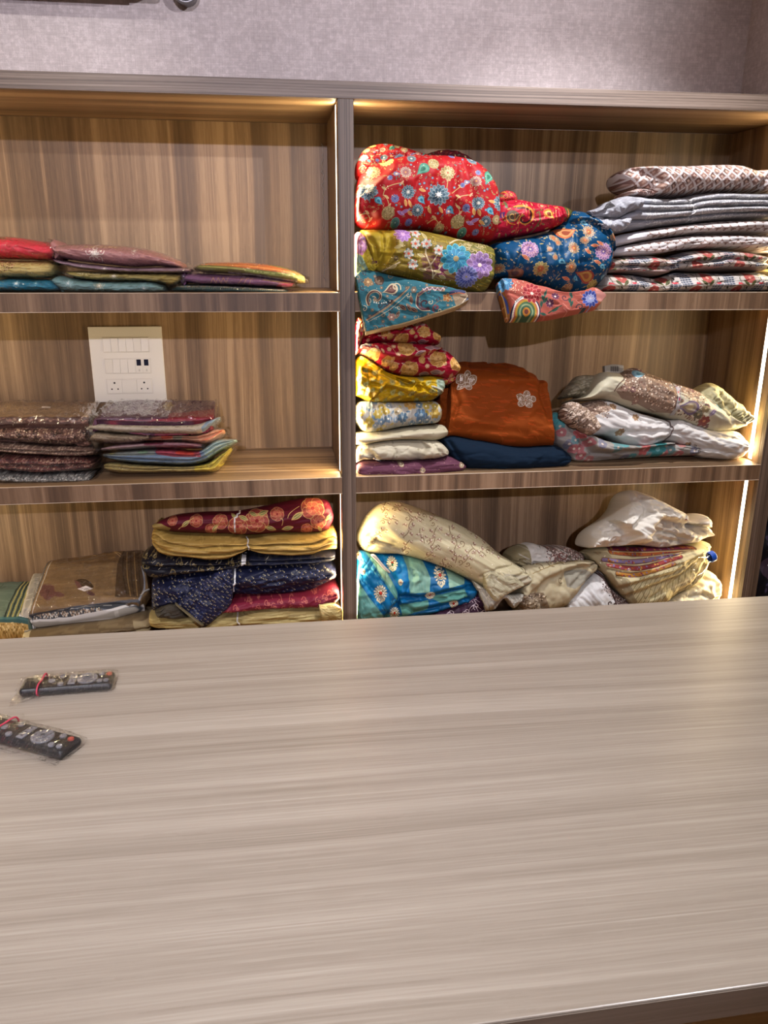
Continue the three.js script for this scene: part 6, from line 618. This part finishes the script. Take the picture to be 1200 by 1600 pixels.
cloth('cloth_bundle', 'sheer cream cloth with a squared flap and scattered beads, centre of the lowest right shelf', 'cloth bundle', 3, { view: YB, bay: 1, zf: -0.01, f: 0.09, k: 0.14, tilt: 0.35, q: 2.6, nu: 100, nv: 50, wr: [0.009, 20, 14, 40], t: [80, 490, 110, 450, 180, 428, 300, 420, 420, 420, 508, 434], b: [80, 700, 130, 730, 250, 700, 345, 665, 420, 560, 500, 470], ground: '#b0a586', rough: 0.55, res: 5,
  paint: P => { P.slub(90, '#aea28088', 60, 8, -0.3); P.poly('#8f8a7a', [310, 480, 420, 470, 470, 500, 360, 570, 320, 560]); P.poly('#8a7a64', [80, 600, 200, 590, 250, 700, 90, 740]); P.line('#b5aa86', 5, [345, 665, 420, 560, 500, 440]); for (const [x, y] of [[290, 525], [195, 605], [180, 460], [240, 435], [300, 430], [120, 640], [150, 670]]) { P.curl(x, y, 20, '#6f5c40', 4, 1, x); P.dot(x + 8, y + 6, 5, '#d8c8a8'); } P.line('#8a7850', 4, [140, 490, 240, 440, 380, 425]); for (let i = 0; i < 90; i++) P.dot(90 + P.r() * 110, 600 + P.r() * 100, 3.4, ['#cfc0a8', '#5a4a3c'][i % 2]); },
  cr: [['s', 20, 0.014, [130, 590, 200, 520, 300, 470, 440, 440]], ['g', 16, 0.014, [300, 560, 310, 500, 400, 460]], ['g', 20, 0.014, [210, 690, 170, 610, 140, 560]], ['g', 12, 0.008, [360, 640, 340, 560, 420, 480]]] });
cloth('cloth_bundle', 'soft white gathered cloth at the foot of the cream pile beside the bright strip', 'cloth bundle', 3, { view: YB, bay: 1, zf: -0.04, f: 0.07, k: 0.14, tilt: 0.35, wr: [0.009, 12, 12, 30], t: [860, 650, 950, 590, 1020, 530, 1075, 475, 1120, 490, 1152, 555], b: [860, 720, 950, 730, 1050, 720, 1120, 690, 1154, 600], ground: '#cfc7b0', rough: 0.6, res: 4, paint: P => P.slub(80, '#c8c0a488', 50, 6, 0.5).slub(24, '#a0987888', 30, 4, 1), cr: [['g', 16, 0.018, [1060, 520, 1110, 540, 1120, 620]], ['g', 12, 0.012, [960, 620, 1040, 600, 1110, 640]]] });
cloth('folded_cloth', 'cream pleated cloth with a stacked orange and violet embroidered border, below the crumpled white one', 'folded cloth', 3, { view: YB, bay: 1, zf: -0.005, f: 0.09, k: 0.16, tilt: 0.35, q: 2.6, nu: 120, nv: 60, wr: [0.006, 12, 50, -32], t: [440, 385, 520, 362, 620, 352, 760, 352, 900, 352, 1000, 345, 1060, 322, 1090, 345], b: [660, 660, 700, 680, 800, 680, 880, 650, 950, 600, 1030, 555, 1070, 490, 1092, 390], ground: '#c2b892', rough: 0.6, res: 5, bump: 0.0002,
  paint: P => { for (let i = 0; i < 40; i++) P.line(i % 2 ? '#b8ac82' : '#938860', 5, [560 + i * 13, 700 - i * 2, 640 + i * 12, 560 - i * 3, 760 + i * 9, 430]); P.poly('#94886a', [440, 380, 540, 380, 700, 640, 690, 690, 640, 660]); const rows = [[580, 490, 640, 505, 780, 465, 860, 440], [540, 445, 640, 470, 780, 445, 900, 400], [520, 420, 640, 435, 800, 410, 960, 360], [560, 380, 680, 395, 820, 380, 980, 355], [570, 362, 700, 368, 850, 360, 980, 352]]; const cs = ['#a8742e', '#8a3a3a', '#7a6a8c', '#a85a2e', '#7a2f4a', '#b08a40']; rows.forEach((f, r) => { P.line('#6a4a3a', 26, f); P.line(cs[r % 6], 18, f); for (let i = 0; i < 44; i++) { const t = P.r() * 3, k = Math.min(2, Math.floor(t)), u = t - k; P.dot(lerp(f[2 * k], f[2 * k + 2], u), lerp(f[2 * k + 1], f[2 * k + 3], u) + (P.r() - 0.5) * 16, 4.4, cs[Math.floor(P.r() * 6)]); } P.line('#c8b890', 4, f.map((q, i) => i % 2 ? q + 15 : q)); }); P.line('#c4b890', 5, [590, 505, 640, 520, 780, 485, 880, 450]); P.grit(60, ['#e0d4b8'], 1.5, 3); P.line('#7a4a34', 3, [900, 600, 1000, 520, 1060, 420]); },
  cr: [['g', 9, 0.012, [580, 510, 700, 505, 860, 455, 1000, 400]], ['g', 8, 0.010, [540, 470, 650, 490, 800, 450, 960, 390]], ['g', 8, 0.010, [510, 430, 640, 455, 800, 425, 960, 375]], ['g', 8, 0.008, [560, 400, 700, 415, 860, 390]], ['s', 12, 0.014, [590, 560, 700, 520, 860, 480, 980, 400]], ['s', 12, 0.014, [640, 600, 760, 550, 900, 500, 1010, 410]], ['g', 10, 0.012, [770, 620, 860, 560, 980, 470]], ['g', 12, 0.014, [900, 620, 1000, 540, 1060, 420]]] });
cloth('cloth_bundle', 'crumpled off-white plain cloth heaped on top of the pile beside the bright strip', 'cloth bundle', 3, { view: YB, bay: 1, zf: -0.02, f: 0.1, k: 0.14, tilt: 0.35, q: 2.2, nu: 150, nv: 80, p: 7, wr: [0.016, 15, 9, 30], t: [462, 350, 485, 275, 590, 190, 640, 120, 655, 70, 700, 54, 800, 92, 900, 142, 940, 190, 970, 215, 1040, 178, 1075, 230, 1102, 280], b: [466, 362, 560, 358, 700, 346, 800, 356, 860, 362, 960, 346, 1040, 332, 1098, 300], ground: '#e0dacd', rough: 0.85, spec: 0.25, res: 3, paint: P => P.slub(70, '#e6e1d688', 60, 8, 0.5).dot(908, 208, 4, '#7a4a4a'), flat: true,
  cr: [['g', 14, 0.021, [700, 60, 700, 180, 640, 240]], ['s', 18, 0.030, [600, 240, 660, 290, 620, 340]], ['s', 16, 0.033, [740, 340, 745, 240, 790, 200, 960, 230]], ['g', 14, 0.030, [755, 290, 820, 310, 950, 330]], ['g', 10, 0.024, [770, 265, 850, 280, 960, 310]], ['g', 14, 0.024, [940, 190, 960, 240, 1060, 310]], ['g', 10, 0.012, [710, 180, 800, 170, 860, 190]], ['g', 12, 0.015, [490, 290, 600, 270, 700, 210]], ['g', 10, 0.012, [520, 340, 640, 330, 720, 335]], ['g', 12, 0.018, [980, 220, 1030, 260, 1080, 290]]] });
{
  // bottle lying on its side, cap towards the bright strip
  const c = at(1115, 868, -0.045), t = thing('bottle', 'clear plastic bottle with blue cap lying behind the cream pleated cloth', 'bottle', [c.x, c.y, c.z]);
  const L = (pts, n = 40) => new THREE.LatheGeometry(pts.map(a => new THREE.Vector2(...a)), n);
  part('bottle_body', L([[0, -0.19], [0.026, -0.19], [0.03, -0.184], [0.03, -0.15], [0.0285, -0.145], [0.03, -0.14], [0.03, -0.1], [0.0285, -0.095], [0.03, -0.09], [0.03, -0.062], [0.026, -0.045], [0.015, -0.026], [0.0115, -0.02], [0.0115, -0.004]]), phys(0xffffff, 0.06, { transmission: 1, thickness: 0, ior: 1.45 }), t);
  const cap = part('cap', L([[0.0125, -0.014], [0.0142, -0.013], [0.0142, -0.001], [0.013, 0.0004], [0, 0.0005]]), phys(0x1c4fb0, 0.35), t, 'bright blue screw cap');
  part('ridge', mergeGeometries([...Array(32)].map((_, i) => new THREE.BoxGeometry(0.0006, 0.011, 0.0012).translate(0.0143, -0.007, 0).rotateY(i / 32 * Math.PI * 2))), phys(0x1c4fb0, 0.35), cap);
  t.rotation.set(0.75, 0.5, -1.15, 'YXZ'); t.scale.setScalar(1.28);
}
cloth('folded_cloth', 'dark floral cloth beyond the right post, at the edge of the neighbouring bay', 'folded cloth', 3, { view: [0, 0, 1], bay: 2, zf: -0.03, f: 0.06, k: 0.14, tilt: 0.2, L: 3, wr: [0.006, 14, 9, 20], t: [1172, 822, 1200, 815, 1300, 812], b: [1160, 990, 1200, 995, 1300, 990], ground: '#16161e', rough: 0.5, res: 4, paint: P => { P.flower(1194, 884, 18, 5, '#4f3f50', '#6a5468', null, 0.4, 0.6); P.flower(1196, 842, 12, 5, '#4a3a5c', '#6a5880'); P.strew(40, 9, (x, y, r, k) => P.leaf(x, y, 9, r, ['#24402c', '#3a3048', '#54465c', '#1c2a3a'][Math.floor(k * 4)])); P.dot(1191, 856, 2.4, '#c8c4b8').dot(1188, 879, 1, '#d8d8d8'); P.grit(30, ['#9a94a0'], 0.3, 0.6); } });
// ================= remotes on the counter =================
{
  const bodyM = phys(0x17171a, 0.42), keyM = phys(0x77767a, 0.4), redM = phys(0xa8483c, 0.4), bandR = std(0xc03a52, 0.6), inkM = std(0x3a3a3e, 0.6);
  const film = phys(0xffffff, 0.1, { transmission: 1, thickness: 0, ior: 1.5, bumpMap: rep(crinkleTex, 3, 1), bumpScale: 0.004 });
  function remote(label, a, b, spread, seed, bandAt) {                            // a = banded end, b = the end with the red key (pixels on the counter)
    const A = onCounter(a[0], a[1], CH + 0.016), B = onCounter(b[0], b[1], CH + 0.016), dir = B.clone().sub(A), len = dir.length(), w = 0.043, th = 0.013;
    const t = thing('remote_control', label, 'remote control', [(A.x + B.x) / 2, CH + 0.0016, (A.z + B.z) / 2], 'remote controls in plastic on the counter');
    t.rotation.y = Math.atan2(-dir.z, dir.x);
    part('body', new RoundedBoxGeometry(len, th, w, 5, 0.006).translate(0, th / 2, 0), bodyM, t);
    const key = (u, v, r, m = keyM, ry = r) => part('button', new THREE.CylinderGeometry(r, r * 1.05, 0.0022, 24).scale(1, 1, ry / r).translate(u * len, th + 0.0009, v * w), m, t);
    key(0.445, -0.22, 0.0042, redM).userData.label = 'red power button';
    key(0.36, -0.26, 0.0046); key(0.36, 0.26, 0.0046); key(-0.07, -0.3, 0.0046); key(-0.06, 0.28, 0.0046); key(-0.17, 0.0, 0.0052); key(0.43, 0.24, 0.004);
    part('button', new RoundedBoxGeometry(0.011, 0.0022, 0.03, 3, 0.001).translate(0.055 * len, th + 0.0008, 0), keyM, t, 'long rocker button');
    for (const [dx, dz] of [[0, -0.009], [0, 0], [0, 0.009]]) part('symbol', new THREE.BoxGeometry(0.004, 0.0004, 0.0012).translate(0.055 * len + dx, th + 0.002, dz), inkM, t);
    const ring = part('dial', new THREE.CylinderGeometry(0.0155, 0.016, 0.0022, 40).translate(0.215 * len, th + 0.0008, 0), keyM, t);
    part('centre_button', new THREE.CylinderGeometry(0.0064, 0.0066, 0.0012, 28).translate(0.215 * len, th + 0.0022, 0), phys(0x68676b, 0.4), ring);
    part('centre_mark', new THREE.TorusGeometry(0.0026, 0.0008, 6, 16, Math.PI).rotateX(-Math.PI / 2).translate(0.215 * len, th + 0.003, 0), inkM, ring);
    for (let i = 0; i < 8; i++) part('symbol', new THREE.BoxGeometry(0.0022, 0.0004, 0.001).rotateY(-i * Math.PI / 4).translate(0.215 * len + Math.cos(i * Math.PI / 4) * 0.0112, th + 0.002, Math.sin(i * Math.PI / 4) * 0.0112), inkM, ring);
    // loose clear pouch: a crinkled tube round the body, flattened to a flap on the side towards the camera
    const nu = 90, nv = 56, pos = [], uv = [], idx = [];
    for (let i = 0; i <= nu; i++) for (let j = 0; j <= nv; j++) {
      const u = i / nu, phi = j / nv * Math.PI * 2, c = Math.cos(phi), s = Math.sin(phi), cl = Math.sqrt(Math.max(0.0, 1 - Math.pow(Math.abs(2 * u - 1), 9))), f = Math.max(0, Math.sin(phi - 1.1)) ** 3;
      const e = 0.55, cx = Math.sign(c) * Math.abs(c) ** e, sx = Math.sign(s) * Math.abs(s) ** e;
      let z = sx * (w / 2 + 0.0026), y = th / 2 + cx * (th / 2 + 0.0026) * (0.5 + 0.5 * cl) - 0.0; const flap = Math.max(0, sx) ** 2 * spread(u);
      z += flap; if (flap > 0.0015) y = lerp(y, 0.003 + 0.003 * noise(u * 14, j * 0.4, seed), Math.min(1, flap / 0.01));
      const k = noise(u * 26, j * 0.32, seed), q = (1 - Math.abs(2 * noise(u * 11 + k, j * 0.22 + u * 4, seed + 3) - 1)) * 0.0022; y += q * Math.max(0, cx); z += q * sx;
      pos.push(lerp(-len / 2 - 0.006, len / 2 + 0.004, u), Math.max(0.0002, y), z); uv.push(u, j / nv);
      if (i && j) { const a0 = (i - 1) * (nv + 1) + j - 1, b0 = a0 + nv + 1; idx.push(a0, a0 + 1, b0, b0, a0 + 1, b0 + 1); }
    }
    const g = new THREE.BufferGeometry(); g.setAttribute('position', new THREE.Float32BufferAttribute(pos, 3)); g.setAttribute('uv', new THREE.Float32BufferAttribute(uv, 2)); g.setIndex(idx); g.computeVertexNormals();
    part('plastic_pouch', g, film, t, 'loose clear plastic pouch');
    // rubber band: a flat loop round pouch and body
    const band = new THREE.CatmullRomCurve3([[0.003, th + 0.0036, -w / 2], [0.001, th + 0.0042, 0], [-0.001, th + 0.0036, w / 2 - 0.002], [-0.002, th * 0.6, w / 2 + 0.0042], [-0.002, 0.0012, w / 2 - 0.002], [0, 0.001, 0], [0.002, 0.0012, -w / 2], [0.003, th * 0.6, -w / 2 - 0.0042]].map(p => new THREE.Vector3(p[0] + bandAt * len, p[1], p[2])), true);
    part('rubber_band', new THREE.TubeGeometry(band, 80, 0.0013, 8, true), bandR, t, 'pinkish red rubber band');
    return t;
  }
  remote('black remote in a clear pouch with red band, nearer the far edge of the counter', [33, 1067], [177, 1056], u => 0.03 * Math.max(0, 1 - u / 0.34) ** 1.2, 3, -0.285);
  remote('black remote in a clear pouch with red band, cut by the left frame edge', [-42, 1122], [112, 1162], u => 0.012 * Math.sin(Math.PI * Math.min(1, u * 1.0)) + 0.012 * Math.max(0, (u - 0.8) / 0.2), 8, -0.19);
}
// ================= on the upper wall =================
{
  const white = phys(0xd8d8da, 0.35), t = thing('air_conditioner', 'wall mounted air conditioner, only its underside showing at the top left', 'air conditioner', [0, 0, 0]);
  const sh = new THREE.Shape(); const z0 = 0, z1 = 0.19, h = 0.28; sh.moveTo(z0, 0.02); sh.lineTo(z0, h); sh.lineTo(z1 - 0.03, h); sh.quadraticCurveTo(z1, h, z1, h - 0.05); sh.lineTo(z1, 0.05); sh.quadraticCurveTo(z1, 0.0, z1 - 0.05, 0.0); sh.lineTo(z0, 0.012);
  const W = 0.86, g = new THREE.ExtrudeGeometry(sh, { depth: W - 0.03, bevelThickness: 0.015, bevelSize: 0.008, bevelOffset: -0.008, bevelSegments: 4, curveSegments: 10 }); g.rotateY(-Math.PI / 2); g.translate(0, 0, 0);
  // the profile runs out from the wall: turn it so that its depth points into the room
  g.computeBoundingBox(); const bb = g.boundingBox; g.translate(-bb.max.x, 0, -bb.min.z); part('casing', g, white, t);
  part('louvre', new RoundedBoxGeometry(W * 0.8, 0.004, 0.06, 2, 0.0015).rotateX(0.12).translate(-W / 2, -0.001, 0.11), phys(0xc4c4c8, 0.4), t);
  t.position.set(-0.293, 2.172, -0.4585);
}
{
  const t = thing('wall_fitting', 'small round dark wall fitting cut off by the top of the frame', 'wall fitting', [0, 0, 0]), p = at(288, -19, -0.40);
  const ring = std(0x8c8a8c, 0.35, { metalness: 0.6 }), dk = phys(0x16181c, 0.2);
  part('bracket', new THREE.CylinderGeometry(0.03, 0.034, 0.05, 36).rotateX(Math.PI / 2).translate(0, 0, -0.034), ring, t);
  part('collar', new THREE.TorusGeometry(0.034, 0.006, 12, 40).translate(0, 0, -0.006), ring, t);
  part('lens', new THREE.SphereGeometry(0.031, 32, 20).scale(1, 1, 0.7), dk, t, 'dark glossy dome');
  t.position.set(p.x, p.y, -0.3995);
}
{
  // bead of clear sealant down the inner corner of the upper left bay
  const P = []; for (let i = 0; i <= 60; i++) { const y = lerp(Y1 + 0.02, 1.79, i / 60); P.push(new THREE.Vector3(PX[2] - 0.016 - (noise(i * 1.7, 2, 4) - 0.5) * 0.007, y, Z0 + 0.0035)); }
  part('sealant_bead', new THREE.TubeGeometry(new THREE.CatmullRomCurve3(P), 240, 0.0022, 6), phys(0x8a7c70, 0.35, { clearcoat: 0.4 }), unit, 'shiny dried sealant bead');
}
renderer.render(scene, camera);
